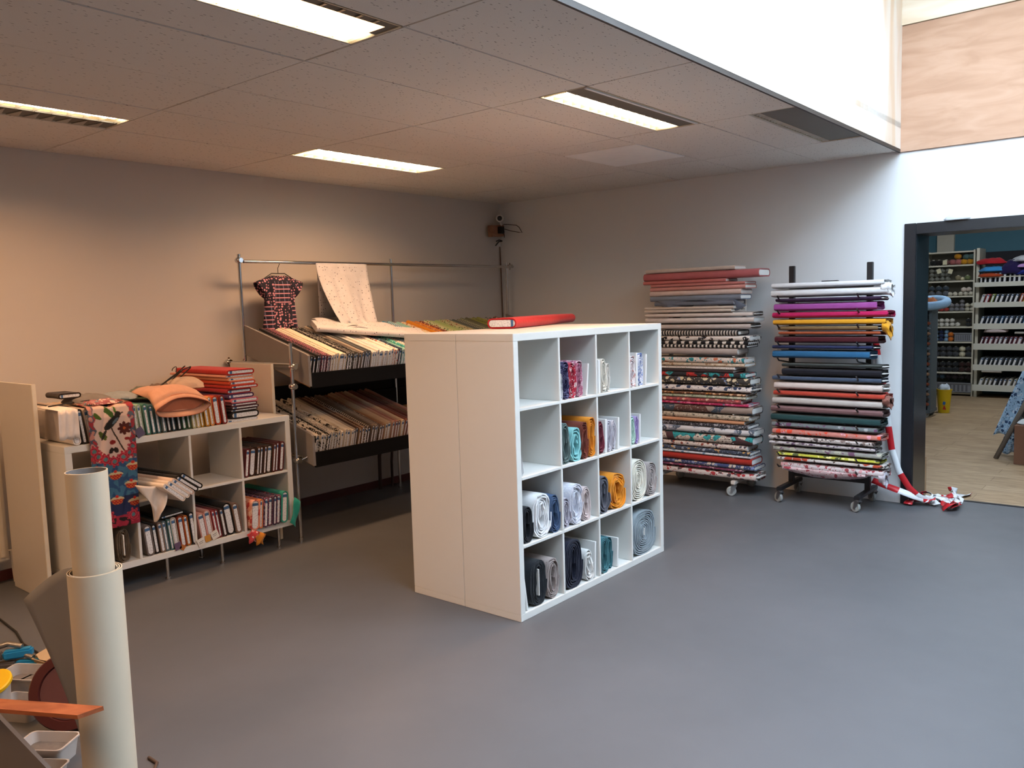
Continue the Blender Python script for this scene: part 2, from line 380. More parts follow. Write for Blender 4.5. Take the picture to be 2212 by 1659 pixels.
# ceiling tiles: real slabs with open joints, cells left out where the light fittings sit
GX = [.854, .254, -.355, -.964, -1.573, -2.182, -2.791, -3.07]
GY = [YR, 2.747, 1.532, .317, -.898, -2.113, -3.328, -4.543, YB]
halves = {(1, 3): 'R', (1, 1 + 1): None}
TILE = tile_mat(); tm = MB(); rt = random.Random(3)
FIX = {'A': (-.355, .254, -2.113, -.898, 'hi'), 'B': (-2.182, -1.573, -2.113, -.898, 'lo'), 'C': (-2.182, -1.573, .317, 1.532, 'lo'), 'D': (-.355, .254, .317, 1.532, 'hi'), 'E': (.254, .854, 1.532, 2.747, 'hi'), 'F': (-.355, .254, -4.543, -3.328, 'hi'), 'G': (-2.182, -1.573, -4.543, -3.328, 'lo')}
def slab(x0, x1, y0, y1):
    g = .0025; dz = rt.uniform(-.0012, .0012)
    tm.box((x0 + g, y0 + g, H + dz), (x1 - g, y1 - g, H + .02 + dz), bev=.0025)
for i in range(7):
    for j in range(8):
        x1, x0 = GX[i], GX[i + 1]; y1, y0 = GY[j], GY[j + 1]; done = False
        for k, (a, b_, c, d, s_) in FIX.items():
            if abs(a - x0) < .01 and abs(c - y0) < .01:
                mid = (a + b_) / 2
                if s_ == 'hi': slab(a, mid, c, d)
                else: slab(mid, b_, c, d)
                done = True
        if abs(x0 + .964) < .01 and abs(y0 - 1.532) < .01:     # cell that holds the small white access panel
            slab(x0, x1, y0, 1.80); slab(x0, x1, 2.505, y1); done = True
        if not done: slab(x0, x1, y0, y1)
ce = tm.obj('ceiling', TILE); struct(ce)
struct(MB().box((XL, YB, H + .16), (XS, YR, H + .2)).box((XE, YB, H), (XR, YR, H + .2)).box((XS, YB, H), (XE, YS, H + .2)).obj('ceiling', plain('plain_white_ceiling', '#c9c5c0', .9)))
VOIDM = plain('dark_ceiling_void', '#1a1715', .9)
struct(MB().box((XL, YB, H + .10), (XS - .01, YR, H + .12)).obj('ceiling', VOIDM))
struct(MB().box((-.958, 1.808, H - .002), (-.362, 2.497, H + .02), bev=.002).obj('ceiling', plain('white_access_panel', '#efeeec', .7)))
# rooflight shaft
SHAFT = ply_mat('whitewashed_plywood', '#e3cdb4', '#ece3d8', '#efece6', 2, .7)
PLY = ply_mat('bare_plywood', '#b08a70', '#b89379', '#bf9b82', 0, 2.2)
PLY2 = ply_mat('pale_plywood', '#dcc9ae', '#e3d4bd', '#e9dfce', 0, 1.4)
struct(MB().box((XS - .03, YS, H + .012), (XS, YR, ZT)).obj('wall_shaft_left', SHAFT))
struct(MB().box((XE, YS, H + .2), (XE + .03, YR, ZT)).obj('wall_shaft_right', SHAFT))
struct(MB().box((XS - .03, YS - .03, H + .012), (XE + .03, YS, ZT)).obj('wall_shaft_front', SHAFT))
struct(MB().box((XS, YR - .018, 2.655), (XE, YR, 3.555)).obj('trim_2', PLY))
struct(MB().box((XS, YR - .030, 3.56), (XE, YR, ZT)).obj('trim_3', PLY2))
struct(MB().box((XS - .014, YS, H - .012), (XS - .001, YR - .001, H + .014)).obj('trim_4', plain('dark_edge_bead', '#352f2c', .6)))
YSK = 2.35      # far end of the glazed part
struct(MB().box((XS - .03, YSK, ZT), (XE + .03, YR, ZT + .03)).obj('ceiling', PLY2))
rl = emp('window_1', (0, 0, 0)); struct(rl)
fr = MB()
for y in (YS, -.4, .95, YSK - .05): fr.box((XS, y, ZT - .06), (XE, y + .05, ZT + .02))
fr.box((XS, YS, ZT - .06), (XS + .05, YSK, ZT + .02)).box((XE - .05, YS, ZT - .06), (XE, YSK, ZT + .02))
fr.obj('window_frame', plain('white_aluminium', '#e6e6e6', .4), rl)
MB().box((XS, YS, ZT + .03), (XE, YSK, ZT + .05)).obj('window_pane', plain('opal_rooflight_dome', '#ffffff', .5, emit=SKY_E, ecol=(.64, .81, 1.0)), rl)
# doorway
DOORM = plain('anthracite_door_frame', '#17191e', .38, var=.08)
dr = emp('door_1', (DX0, YR, 0)); struct(dr)
MB().box((.889, YR - .018, 0), (.97, YR, 2.125), bev=.003).box((.97, YR - .012, DZ), (DX1 + .1, YR, 2.125), bev=.003).box((DX1, YR - .018, 0), (DX1 + .09, YR, 2.125), bev=.003).obj('door_trim', DOORM, dr, (-DX0, -YR, 0))
MB().box((.93, YR, 0), (DX0 + .008, YF + .004, DZ + .04)).box((DX0, YR, DZ), (DX1, YF, DZ + .04)).box((DX1 - .01, YR, 0), (DX1 + .02, YF, DZ)).obj('door_lining', plain('dark_lining_paint', '#1d2329', .3, var=.05), dr, (-DX0, -YR, 0))
# far room
TEAL = plain('petrol_blue_wall_paint', '#47707f', .85, var=.02)
struct(MB().box((-2.6, 11.5, 0), (4.6, 11.6, 3.2)).obj('wall_far', TEAL))
struct(MB().box((-2.7, YF, 0), (-2.6, 11.6, 3.2)).obj('wall_far_left', TEAL))
struct(MB().box((4.6, YF, 0), (4.7, 11.6, 3.2)).obj('wall_far_right', TEAL))
struct(MB().box((-2.7, YF, 3.2), (4.7, 11.6, 3.3)).obj('ceiling', PAINT))
struct(MB().box((-.62, 11.42, 2.1), (-.38, 11.5, 3.2)).obj('trim_5', plain('cream_pillar_paint', '#b9b3a4', .9)))
for i, (x, y) in enumerate(((.2, 6.0), (.2, 9.2), (2.4, 6.0), (2.4, 9.2))):
    t = emp('ceiling_light', (x, y, 3.2)); tag(t, ['square ceiling light just past the doorway, left side', 'square ceiling light nearest the yarn shelves', 'square ceiling light just past the doorway, right side', 'square ceiling light in the far right of the next room'][i], 'ceiling light', 'ceiling lights of the next room')
    MB().box((-.32, -.32, -.03), (.32, .32, 0), bev=.004).obj('light_frame', plain('white_aluminium', '#e6e6e6', .4), t)
    MB().box((-.29, -.29, -.034), (.29, .29, -.028)).obj('diffuser', plain('next_room_diffuser', '#ffffff', .5, emit=26, ecol=(.86, .93, 1)), t)
# recessed ceiling lamps
GLOW = plain('lamp_reflector_glow', '#ffffff', .5, emit=9, ecol=(1, .84, .62))
FINM = plain('louvre_aluminium', '#b9b3a8', .3, .8); GREYP = plain('grey_perforated_cover', '#6d6963', .6, .3)
LN = {'A': 'large recessed lamp at the top edge, nearest the camera, glowing with a louvred side', 'B': 'recessed lamp at the far left edge above the radiator, glowing along its upper side',
      'C': 'recessed lamp above the chrome garment rail, glowing over its whole width', 'D': 'recessed lamp above the white cube shelving, half glowing, half grey cover', 'E': 'unlit grey recessed lamp beside the rooflight shaft', 'F': 'recessed lamp in the ceiling behind the photographer, right column', 'G': 'recessed lamp in the ceiling behind the photographer, left column'}
for k, (a, b_, c, d, s_) in FIX.items():
    mid = (a + b_) / 2; x0, x1 = (mid, b_) if s_ == 'hi' else (a, mid)
    t = emp('recessed_lamp', ((x0 + x1) / 2, (c + d) / 2, H)); tag(t, LN[k], 'ceiling lamp', 'recessed lamps in the tile ceiling'); hw, hl = (x1 - x0) / 2 - .004, (d - c) / 2 - .004
    hb = MB(); zt = .085
    hb.box((-hw, -hl, 0), (-hw + .006, hl, zt)).box((hw - .006, -hl, 0), (hw, hl, zt)).box((-hw, -hl, 0), (hw, -hl + .006, zt)).box((-hw, hl - .006, 0), (hw, hl, zt)).box((-hw, -hl, zt), (hw, hl, zt + .006))
    hb.obj('housing', plain('cream_lamp_housing', '#cfc4ae', .4, .2), t)
    g0, g1 = {'A': (-hw + .01, -.005), 'B': (.0, hw - .01), 'C': (-hw + .01, hw - .012), 'D': (-hw + .012, .005), 'E': (-hw + .008, -hw + .05), 'F': (-hw + .012, .03), 'G': (-.03, hw - .01)}[k]
    if k != 'E':
        MB().box((g0, -hl + .05, .026), (g1, hl - .02, .034)).obj('lamp_tube', GLOW, t)
        ld = bpy.data.lights.new('lamp_light', 'AREA'); ld.shape = 'RECTANGLE'; ld.size = .22; ld.size_y = 1.1; ld.energy = LAMP_W; ld.color = LAMP_C; ld.spread = math.radians(150)
        lo = bpy.data.objects.new('lamp_light', ld); COL.objects.link(lo); lo.parent = t; lo.location = (0, 0, -.004); lo.visible_camera = True
    nf = 14 if k != 'E' else 26
    for q in range(nf + 1):
        y = -hl + .03 + (2 * hl - .05) * q / nf
        MB().prism([(g0, 0), (g1, 0), (g1, .02), ((g0 + g1) / 2, .008), (g0, .02)], .002, Matrix.Translation((0, y, .002)) @ Matrix.Rotation(PI / 2, 4, 'X')).obj('louvre_fin', plain('daylit_louvre', '#e8e8e4', .3) if k == 'E' else FINM, t)  # lamp E fins: reflected daylight is put into their white colour
    cv = MB()
    if g0 > -hw + .03: cv.box((-hw + .006, -hl + .006, .004), (g0 - .002, hl - .006, .012))
    if g1 < hw - .03: cv.box((g1 + .002, -hl + .006, .004), (hw - .006, hl - .006, .012))
    if k != 'C': cv.obj('cover_plate', GREYP, t)
    if k == 'D': MB().box((hw - .03, -hl + .02, -.003), (hw - .012, hl - .006, .004), bev=.001).obj('edge_strip', plain('white_plastic_strip', '#e9ecef', .3), t)
    if k in 'AB':
        q2 = MB(); e0, e1 = (g1 + .004, hw - .01) if k == 'A' else (-hw + .008, g0 - .004)
        for q in range(14):
            y = -hl + .05 + (2 * hl - .08) * q / 14
            q2.prism([(e0, y), (e1, y + .03), (e0, y + .06)] if k == 'B' else [(e1, y), (e0, y + .01), (e1, y + .012)], .004, Matrix.Translation((0, 0, -.001)))
        q2.obj('side_louvre', FINM, t)
# ================================================================ left wall: radiator, end boards, low unit
t = emp('radiator', (-2.99, -2.0, .14)); tag(t, 'cream panel radiator on the left wall at the photo edge, beside the white board', 'radiator')
RADM = plain('radiator_enamel', '#cfc6b6', .4)
b = MB().box((-.05, -.9, 0), (.03, .68, .86), bev=.01)
for i in range(32): b.box((.03, -.88 + i * .0487, .03), (.042, -.88 + i * .0487 + .03, .83), bev=.004)
b.obj('panel', RADM, t); MB().box((-.055, -.92, .86), (.035, .70, .885), bev=.004).obj('top_grille', RADM, t)
MB().tube([(.0, .66, .06), (.0, .70, .06), (0, .71, -.14)], .009).obj('pipe', RADM, t)
BRD = plain('white_melamine_board', '#cdc6bb', .45, var=.02)
for y, lb in ((-1.33, 'tall white board standing upright between radiator and low cube unit'), (.212, 'tall white board standing upright behind the red fabric stack')):
    t = emp('side_board', (-2.63, y, 0)); tag(t, lb, 'board', None)
    MB().box((-.255, 0, 0), (.25, .018, 1.25), bev=.002).obj('board_panel', BRD, t); MB().box((.25, -.002, 0), (.262, .020, 1.252), bev=.002).obj('edge_band', plain('cream_edge_band', '#d9d0be', .4), t)
def cube_unit(name, loc, nx, nz, depth, label, cat='shelving unit', legs=0):
    """open cube shelving, front face on local x=0, opening along +y, units back to -x"""
    t = emp(name, loc); tag(t, label, cat); B, D, C_ = .038, .016, .3365; W_ = nx * C_ + (nx - 1) * D + 2 * B; Z_ = nz * C_ + (nz - 1) * D + 2 * B
    bp = lambda lo, hi, nm: MB().box(lo, hi, bev=.0018).obj(nm, WHITE, t)
    bp((-depth, 0, Z_ - B), (0, W_, Z_), 'top_panel'); bp((-depth, 0, 0), (0, W_, B), 'bottom_panel')
    bp((-depth, 0, B), (0, B, Z_ - B), 'side_panel'); bp((-depth, W_ - B, B), (0, W_, Z_ - B), 'side_panel')
    for i in range(1, nz): bp((-depth, B, B + i * C_ + (i - 1) * D), (-.001, W_ - B, B + i * (C_ + D)), 'shelf')
    for j in range(1, nx):
        for i in range(nz):
            z0 = B + i * (C_ + D); y0 = B + j * C_ + (j - 1) * D; bp((-depth, y0, z0), (-.001, y0 + D, z0 + C_), 'divider')
    return t, B, D, C_
# ================================================================ LOW CUBE UNIT and what is on it
UX, UY, UZ = -2.18, -1.262, .14
tu, B_, D_, C_ = cube_unit('cube_shelf', (UX, UY, UZ), 4, 2, .39, 'low white cube shelving unit, two rows high, on chrome legs along the left wall')
for (x, y) in ((-.03, .12), (-.03, .55), (-.03, .92), (-.03, 1.35), (-.25, .10), (-.25, .9), (-.25, 1.37)):
    MB().tube([(x, y, -UZ), (x, y, -UZ + .012)], .017).tube([(x, y, -UZ + .01), (x, y, .002)], .011).obj('leg', CHROME, tu)
ZU = UZ + .765  # top surface
S = lambda c: fab('solid', c)
# standing row on top, left to right: (colour words, material, thickness)
row = [('white spilled-over', S('#e2d8d2'), .046), ('black-edged white', S('#2a2522'), .030), ('pale mauve-grey', S('#b5a49c'), .036), ('warm beige', S('#c0ab98'), .022), ('pale beige', S('#c9b8a8'), .026), ('sand', S('#bfa58c'), .03), ('light sand', S('#cdb9a4'), .03), ('dusty rose', S('#a97c74'), .03),
       ('midnight blue', S('#20243c'), .028), ('soft mint', S('#a9bda8'), .024), ('pale mint', S('#b4c3ae'), .022), ('sage mint', S('#9db39d'), .024), ('sea green', S('#3f7468'), .030), ('dark teal', S('#2f5a62'), .028), ('slate teal', S('#3d6068'), .026), ('blue-grey', S('#4d6468'), .026), ('charcoal', S('#262829'), .026), ('dark petrol', S('#29404a'), .026), ('near-black green', S('#1d2b27'), .026),
       ('bottle green', S('#2e5138'), .030), ('moss green', S('#3f6040'), .024), ('pale lime cream', S('#c3bd8e'), .024), ('cream', S('#d8c79a'), .024), ('mustard edged', S('#c79a3c'), .022), ('golden yellow', S('#c8902f'), .03), ('apricot', S('#d59a5c'), .028), ('bright orange-red', S('#b8421f'), .044), ('dark red', S('#7d1c19'), .034)]
y = -1.222; tot = sum(r[2] for r in row); sp = (-.262 - y - tot) / len(row)
for i, (nm, m, th) in enumerate(row):
    y += th / 2; ln = .115 if i < 8 else .10
    bolt(m, '%s bolt, %s from left on top of the low unit' % (nm, ordn(i)), (UX - .004 - (i % 3) * .004, y + .012, ZU + .002), w_=(.20 if i < 3 else .188) - (.012 if i > 12 and i < 22 else 0), t_=th - .002, L=.70, rot=(ln, 0, 0), group='bolts standing on the low unit')
    y += th / 2 + sp
# stack lying flat at the right end: bottom to top
stk = [('white', '#dcd5d0', .022, .24, 0), ('thick black', '#15100f', .046, .205, .004), ('cream-labelled black', '#2b1f1e', .016, .2, 0), ('dark plum', '#3a1d24', .02, .2, .005), ('wine', '#5b2430', .02, .195, 0), ('rose pink', '#c66a78', .03, .2, .004), ('violet', '#4c2f5c', .03, .19, -.01), ('crimson', '#99202a', .032, .18, -.018), ('scarlet', '#a8281c', .024, .2, .006), ('orange-red', '#bd4426', .028, .19, -.002), ('peach', '#e2a07c', .024, .19, -.006), ('dusty pink', '#cf917f', .016, .2, -.01), ('bright red', '#a61e16', .034, .2, -.004)]
z = ZU + .001
for i, (nm, c, th, ww, dx) in enumerate(stk):
    bolt(S(c), '%s bolt, %s from bottom of the flat stack' % (nm, ordn(i)), (UX - .01 + dx, -.03 + (dx * 1.5), z + th / 2), w_=ww, t_=th - .001, L=.64 + (i % 3) * .03, rot=(PI / 2, 0, 0), group='bolts stacked flat on the low unit')
    z += th
# inside the cubes: cell origin
def cell(c, r): return UY + B_ + c * (C_ + D_), UZ + B_ + (1 - r) * (C_ + D_)
def fill(c, r, items, where, lean, L=.42, x=-.006, w0=.19):
    y, z = cell(c, r); y += .012
    for i, (nm, m, th, hh) in enumerate(items):
        y += th / 2
        bolt(m, '%s bolt, %s from left %s' % (nm, ordn(i), where), (UX + x - (i % 2) * .008, y + (.02 if lean > 0 else -.008), z + .002), w_=hh * w0 / .19, t_=th - .002, L=L, rot=(lean, 0, 0), group='bolts in the low unit, ' + where.split('in the ')[-1] if 'in the ' in where else None)
        y += th / 2 + .002
fill(3, 0, [('burgundy', S('#5e1d25'), .034, .19), ('fat brown', S('#3f261c'), .05, .19), ('brown-printed', fab('floral', '#33221a', '#6b4b35', '#22160f'), .026, .19), ('dark brown', S('#3b251d'), .024, .19), ('chocolate', S('#472b21'), .024, .19), ('dark camouflage', fab('patch', '#28211a', '#453a28', '#1a1712', 2), .042, .19), ('red-brown', S('#552820'), .026, .195), ('maroon', S('#5b2425'), .024, .2), ('oxblood', S('#5c1f20'), .036, .2)], 'in the upper right cube of the low unit', -.13)
fill(1, 1, [('thick grey', S('#6b6260'), .050, .19), ('black', S('#1b1717'), .032, .185), ('taupe', S('#7a6559'), .032, .19), ('steel blue', S('#5b7079'), .026, .19), ('teal', S('#3c6a6b'), .024, .195), ('off-white', S('#bdb1a4'), .038, .2), ('rust', S('#8a3413'), .04, .2), ('amber brown', S('#a85c1c'), .032, .195), ('jet black', S('#161315'), .036, .21)], 'in the lower second cube of the low unit', .10)
fill(2, 1, [('pale pink', S('#c9928a'), .048, .19), ('blush pink', S('#cf9a90'), .044, .2), ('raspberry', S('#8c2d33'), .026, .19), ('wine red', S('#701f25'), .026, .19), ('dark brown', S('#3a2320'), .03, .19), ('huge black', S('#15100f'), .060, .215), ('taupe', S('#7c6355'), .044, .205)], 'in the lower third cube of the low unit', .14)
fill(3, 1, [('peach printed', fab('floral', '#dd9a82', '#b83b38', '#e8c3b0', 1.2), .066, .2), ('orange-edged', S('#d88455'), .03, .195), ('purple patterned', fab('floral', '#3c2c4a', '#9b5f78', '#6f6f95', 2), .034, .2), ('plum patterned', fab('dots', '#3f2536', '#a7687d'), .034, .2), ('striped plum', fab('bars', '#3a2b48', '#8c6f86'), .028, .2), ('dark floral', fab('floral', '#3b2b3c', '#9c4c62', '#4c6086', 2), .034, .2), ('turquoise', S('#2c998a'), .05, .215)], 'in the lower right cube of the low unit', -.09, L=.46, x=.03)
y0, z0 = cell(0, 1)
roll(S('#75695a'), 'fat olive-grey fabric roll, left of two in the lower left cube of the low unit', (UX - .01, y0 + .155, z0 + .001), .075, .20, L=.4, turns=4, seed=3, core=(.25, .75), ruf=.002)
roll(S('#6c5f50'), 'fat olive-grey fabric roll, right of two in the lower left cube of the low unit', (UX - .01, y0 + .25, z0 + .001), .085, .205, L=.4, turns=4, seed=4, core=(.25, .75), ruf=.002)
y0, z0 = cell(0, 0)
for i in range(2): roll(S('#cfc4b8'), 'small white fabric roll, %s of two in the upper left cube of the low unit' % ('left', 'right')[i], (UX - .03, y0 + .07 + .055 * i, z0 + .001), .05, .055 - .01 * i, L=.3, turns=3, seed=5 + i, core=(.2, .2), ruf=.002, card=False)
bolt(S('#241d1b'), 'dark bolt lying in shadow at the back of the upper left cube', (UX - .1, y0 + .28, z0 + .05), w_=.2, t_=.05, L=.3, rot=(PI / 2, 0, 0))
# askew pile pushed out of the second upper cube
y0, z0 = cell(1, 0)
ask = [('white', S('#e0d5cb'), .03, .065, .02, .30, -.35, 'lowest'), ('soft white', S('#d8cbc0'), .034, .035, .052, .28, -.38, 'second lowest'), ('pink-white', S('#d9c5ba'), .03, .085, .086, .30, -.40, 'middle'), ('thin black', S('#171313'), .026, .15, .128, .28, -.42, 'second from top'), ('thick black', S('#120f10'), .034, .13, .165, .30, -.42, 'topmost')]
for i, (nm, m, th, dx, dz, dy, ln, pos) in enumerate(ask):
    bolt(m, '%s bolt, %s of the askew pile in the second upper cube' % (nm, pos), (UX + .13 - .012 * i, -.655 + .036 * i, .505 + .0115 * i), w_=.18, t_=.030, L=.46, rot=(.86 + .02 * i, .0, .13), group='askew pile in the low unit')
dc = []
for i in range(13):
    r = []; v = i / 12
    for j in range(9):
        u = j / 8; lo_, hi_ = -.935 + .115 * v ** 1.3, -.745 - .065 * v ** 2.5
        r.append((UX + .10 + .03 * math.sin(u * 6 + v * 2) - .02 * v, lo_ + (hi_ - lo_) * u, .645 - .05 * u - v * (.155 + .07 * math.sin(u * PI))))
    dc.append(r)
o = sheet(dc, 'draped_fabric_end', S('#ded2c7')); tag(o, 'white cloth end hanging down in a point from the askew pile of bolts', 'cloth')
bolt(S('#101513'), 'flat dark green bolt resting on the standing bolts in the lower second cube', (UX - .01, cell(1, 1)[0] + .28, cell(1, 1)[1] + .222), w_=.15, t_=.018, L=.36, rot=(PI / 2 + .06, 0, 0))
# price tickets hanging from the bolts
TK = [(('#d8d4cc'), -.50, .185, .05, 'white price ticket hanging under the pink bolts', .3), ('#c98f3a', -.455, .2, .038, 'mustard price ticket between two white tickets under the pink bolts', .1), ('#dedad2', -.405, .212, .05, 'white price ticket on the lower shelf edge, under the dark red bolts', .35), ('#5f4a66', -.655, .20, .042, 'purple price ticket on the lower shelf edge below the rust bolts', .2), ('#b06a30', -.625, .185, .03, 'small orange price ticket beside the purple ticket', .9), ('#5d5570', -.84, .932, .05, 'grey-purple price ticket on the top edge right of the floral cloth', .5)]
for c, yy, zz, s_, lb, a in TK:
    t = emp('price_ticket', (UX + .008, yy, zz), (a, 0, 0)); tag(t, lb, 'price ticket')
    k = MB().box((-.001, -s_ / 2, -s_ * .55), (.001, s_ / 2, s_ * .55))
    k.obj('ticket_card', plain('ticket_' + c[1:], c, .7), t)
    if c in ('#d8d4cc', '#dedad2'):
        MB().box((.001, -s_ * .3, s_ * .1), (.0014, s_ * .3, s_ * .16)).box((.001, -s_ * .3, -s_ * .1), (.0014, s_ * .2, -s_ * .05)).obj('printed_lines', plain('ticket_ink', '#55504c', .8), t)
# loose bright cloth ends under the lower right cube
for nm, c, y0_, z0_, ww in (('orange', '#cf8530', -.10, .165, .08), ('red and white', '#c8474a', -.15, .19, .09)):
    rows = [[(UX + .035 + .012 * math.sin(j * 1.3 + i), y0_ + (j - 3) * ww / 6 * (1 - .09 * i), z0_ - i * .014 - .008 * abs(j - 3)) for j in range(7)] for i in range(6)]
    o = sheet(rows, 'fabric_corner', fab('solid' if nm == 'orange' else 'floral', c, '#e8d8d2', '#d9a0a0')); tag(o, '%s cloth corner hanging below the peach printed bolt' % nm, 'cloth')
# teal flap at the right corner
rows = [[(UX + .04 + .01 * math.sin(i + j), .18 + .05 * (1 - i / 6) - .04 * j / 4, .30 - i * .028 + .01 * j) for j in range(5)] for i in range(7)]
o = sheet(rows, 'fabric_flap', S('#2c998a')); tag(o, 'turquoise cloth flap hanging at the lower right corner of the low unit', 'cloth')
# white cloth draped over left end of the row
rows = []
for i in range(12):
    v = i / 11; r = []
    for j in range(14):
        u = j / 13; x = UX - .30 + .30 * min(1, v * 2.2) if v < .45 else UX + .012
        z_ = ZU + .208 - (.0 if v < .45 else (v - .45) * .30) - .004 * math.sin(u * 14) + (0 if v > .45 else .0)
        r.append((x + .006 * math.sin(u * 17 + v * 4), -1.285 + u * .105, z_))
    rows.append(r)
o = sheet(rows, 'draped_cloth', S('#e6dcd6')); tag(o, 'white cloth draped over the leftmost bolts on the low unit', 'cloth')
# ---- printed panel cloth with the bird
def panel_col(u, v):
    """u across 0..1, v down 0..1 : printed design in albedo"""
    H_ = lambda h: hx(h)[:3]
    def ell(cx, cy, rx, ry, a=0):
        dx, dy = (u - cx), (v - cy) * 3.1; c, s = math.cos(a), math.sin(a); return ((dx * c + dy * s) / rx) ** 2 + ((-dx * s + dy * c) / ry) ** 2
    n = noise.noise(Vector((u * 9, v * 28, 1))); col = H_('#e2d5cf')
    if v < .12: col = H_('#a8434a') if n > .05 else (H_('#c9b0a4') if n > -.15 else H_('#5f7a86'))
    elif v < .52:
        ed = min(u, 1 - u)
        if ed < .13 + .03 * math.sin(v * 70): col = H_('#c8707c') if n > .1 else (H_('#8a97a5') if n > -.2 else H_('#d9b7b0'))
        for (cx, cy, r, c) in ((.2, .19, .10, '#7d9a4e'), (.45, .17, .13, '#6f9440'), (.6, .165, .1, '#88a852'), (.28, .33, .12, '#8a9a55')):
            if ell(cx, cy, r, r * .45, .6 + cx) < 1 + n: col = H_(c)
        if abs((u - .45) - (v - .27) * 1.5) < .018 and .27 < v < .47: col = H_('#6b5a3c')
        if ell(.50, .24, .23, .085, -.75) < 1 or ell(.64, .185, .07, .06) < 1 or ell(.31, .325, .13, .026, -1.15) < 1: col = H_('#232a3c')
        if ell(.57, .235, .10, .028, -.75) < 1: col = H_('#9aaab4')
        if ell(.72, .18, .05, .014, -.3) < 1: col = H_('#2a2420')
        a_ = math.atan2((v - .295) * 3.1, u - .76); rr = math.hypot(u - .76, (v - .295) * 3.1)
        if rr < .10 + .055 * abs(math.cos(a_ * 4)): col = H_('#8c3a34') if rr > .03 else H_('#d0924a')
        if ell(.48, .385, .07, .05) < 1 or ell(.80, .37, .05, .035) < 1: col = H_('#b84044')
        if ell(.44, .445, .05, .07, .5) < 1 or ell(.55, .445, .05, .07, -.5) < 1: col = H_('#5a3a34')
    elif v < .92:
        col = H_('#7aa7bb') if n > 0 else H_('#5f8cae')
        if v > .78: col = H_('#4c6390')
        k = 0
        for (cx, cy) in ((.1, .57), (.9, .57), (.5, .62), (.84, .70), (.12, .70), (.5, .80), (.9, .83)):
            if ell(cx, cy, .16, .065) < 1 and v < cy + .004: col = H_('#dcd5c0')
            if ell(cx, cy + .005, .13, .10) < 1 and v >= cy: col = H_('#c9485c') if math.sin(u * 90) * math.sin(v * 300) > -.3 else H_('#e0b060')
            if ell(cx, cy - .022, .035, .035) < 1: col = H_('#d8604c')
    else: col = H_('#c4587a') if n > -.1 else H_('#4a2440')
    for (cx, cy, r) in ((.08, .435, .14), (.92, .435, .14), (.30, .50, .15), (.70, .50, .15), (.5, .525, .14), (.16, .475, .13), (.84, .475, .13), (.85, .93, .17), (.3, .92, .16)):
        rr = math.hypot(u - cx, (v - cy) * 3.1); a_ = math.atan2((v - cy) * 3.1, u - cx)
        if rr < r * (.82 + .18 * math.cos(a_ * 7)):
            col = H_('#d8788c') if math.sin(rr * 120 + a_ * 2) > -.2 else H_('#bb4a66')
            if rr < .045: col = H_('#8fb0b4')
    return col
NU, NV = 70, 240; bm = bmesh.new(); cl = bm.loops.layers.color.new('print'); path = []
PW = .262; ytop = -1.135
def panel_pt(u, v):
    wv = .006 * math.sin(u * 8 + v * 5) + .004 * math.sin(u * 19 + v * 11)
    if v < .13: t_ = v / .13; return Vector((UX - .30 * (1 - t_) + .004, ytop + u * PW + .03 * (1 - t_), ZU + .212 - .012 * t_ + wv))
    t_ = (v - .13) / .87; return Vector((UX + .008 + .012 * min(1, t_ * 12) + abs(wv) + .004, ytop + u * (PW - .012 * t_), ZU + .200 - .006 * (1 - min(1, t_ * 8)) - t_ * .70))
vr = [[bm.verts.new(panel_pt(j / NU, i / NV)) for j in range(NU + 1)] for i in range(NV + 1)]
for i in range(NV):
    for j in range(NU):
        f = bm.faces.new((vr[i][j], vr[i][j + 1], vr[i + 1][j + 1], vr[i + 1][j])); f.smooth = True
        for lp, (a, b2) in zip(f.loops, ((i, j), (i, j + 1), (i + 1, j + 1), (i + 1, j))): lp[cl] = tuple(c for c in panel_col(b2 / NU, a / NV)) + (1,)
me = bpy.data.meshes.new('printed_panel_cloth'); bm.to_mesh(me); bm.free()
pm, ns, ln_, b_ = nt('printed_panel_fabric'); vc = N(ns, 'VertexColor', layer_name='print'); gm = N(ns, 'Gamma'); gm.inputs[1].default_value = 1.0
ln_.new(vc.outputs[0], gm.inputs[0]); ln_.new(gm.outputs[0], b_.inputs['Base Color']); b_.inputs['Roughness'].default_value = .85
me.materials.append(pm); o = solid(link(me, 'printed_panel_cloth'), .0025); tag(o, 'printed cloth with a dark bird and pink roses hanging over the low unit front', 'cloth')
# ---- garments, hangers and small things lying on top of the row
bolt(S('#2a1f1b'), 'small dark brown bolt with a card label lying on top of the row, leftmost', (UX - .21, -1.062, ZU + .262), w_=.125, t_=.032, L=.18, rot=(PI / 2, 0, 0))
zt = ZU + .205
def lump(name, mat, lab, c, sx_, sy_, h, seed, cat='cloth', rz=0):
    """soft folded cloth: closed rounded heap with creases"""
    rings = []
    n = 30
    for k in range(9):
        f = k / 8; rr = math.cos((f - .12) * PI / 2) ** .5 if f > .12 else .9 + .1 * f / .12; g = []
        for j in range(n):
            a = 2 * PI * j / n; q = 1 + .16 * noise.noise(Vector((math.cos(a) * 1.6 + seed, math.sin(a) * 1.6, f * 2))) + .05 * math.sin(a * 5 + seed * 2 + f * 3)
            g.append(Vector((sx_ * rr * q * math.cos(a), sy_ * rr * q * math.sin(a), h * f * (1 + .25 * noise.noise(Vector((math.cos(a) * 2, math.sin(a) * 2 + seed, f * 3)))))))
        rings.append(g)
    o = MB().loft(rings).obj(name, mat, None, c, (0, 0, rz)); tag(o, lab, cat); return o
lump('folded_garment', S('#75706e'), 'grey garment folded flat behind the printed bird cloth', (UX - .28, -1.00, zt + .0), .17, .13, .05, 2.2, 'garment')
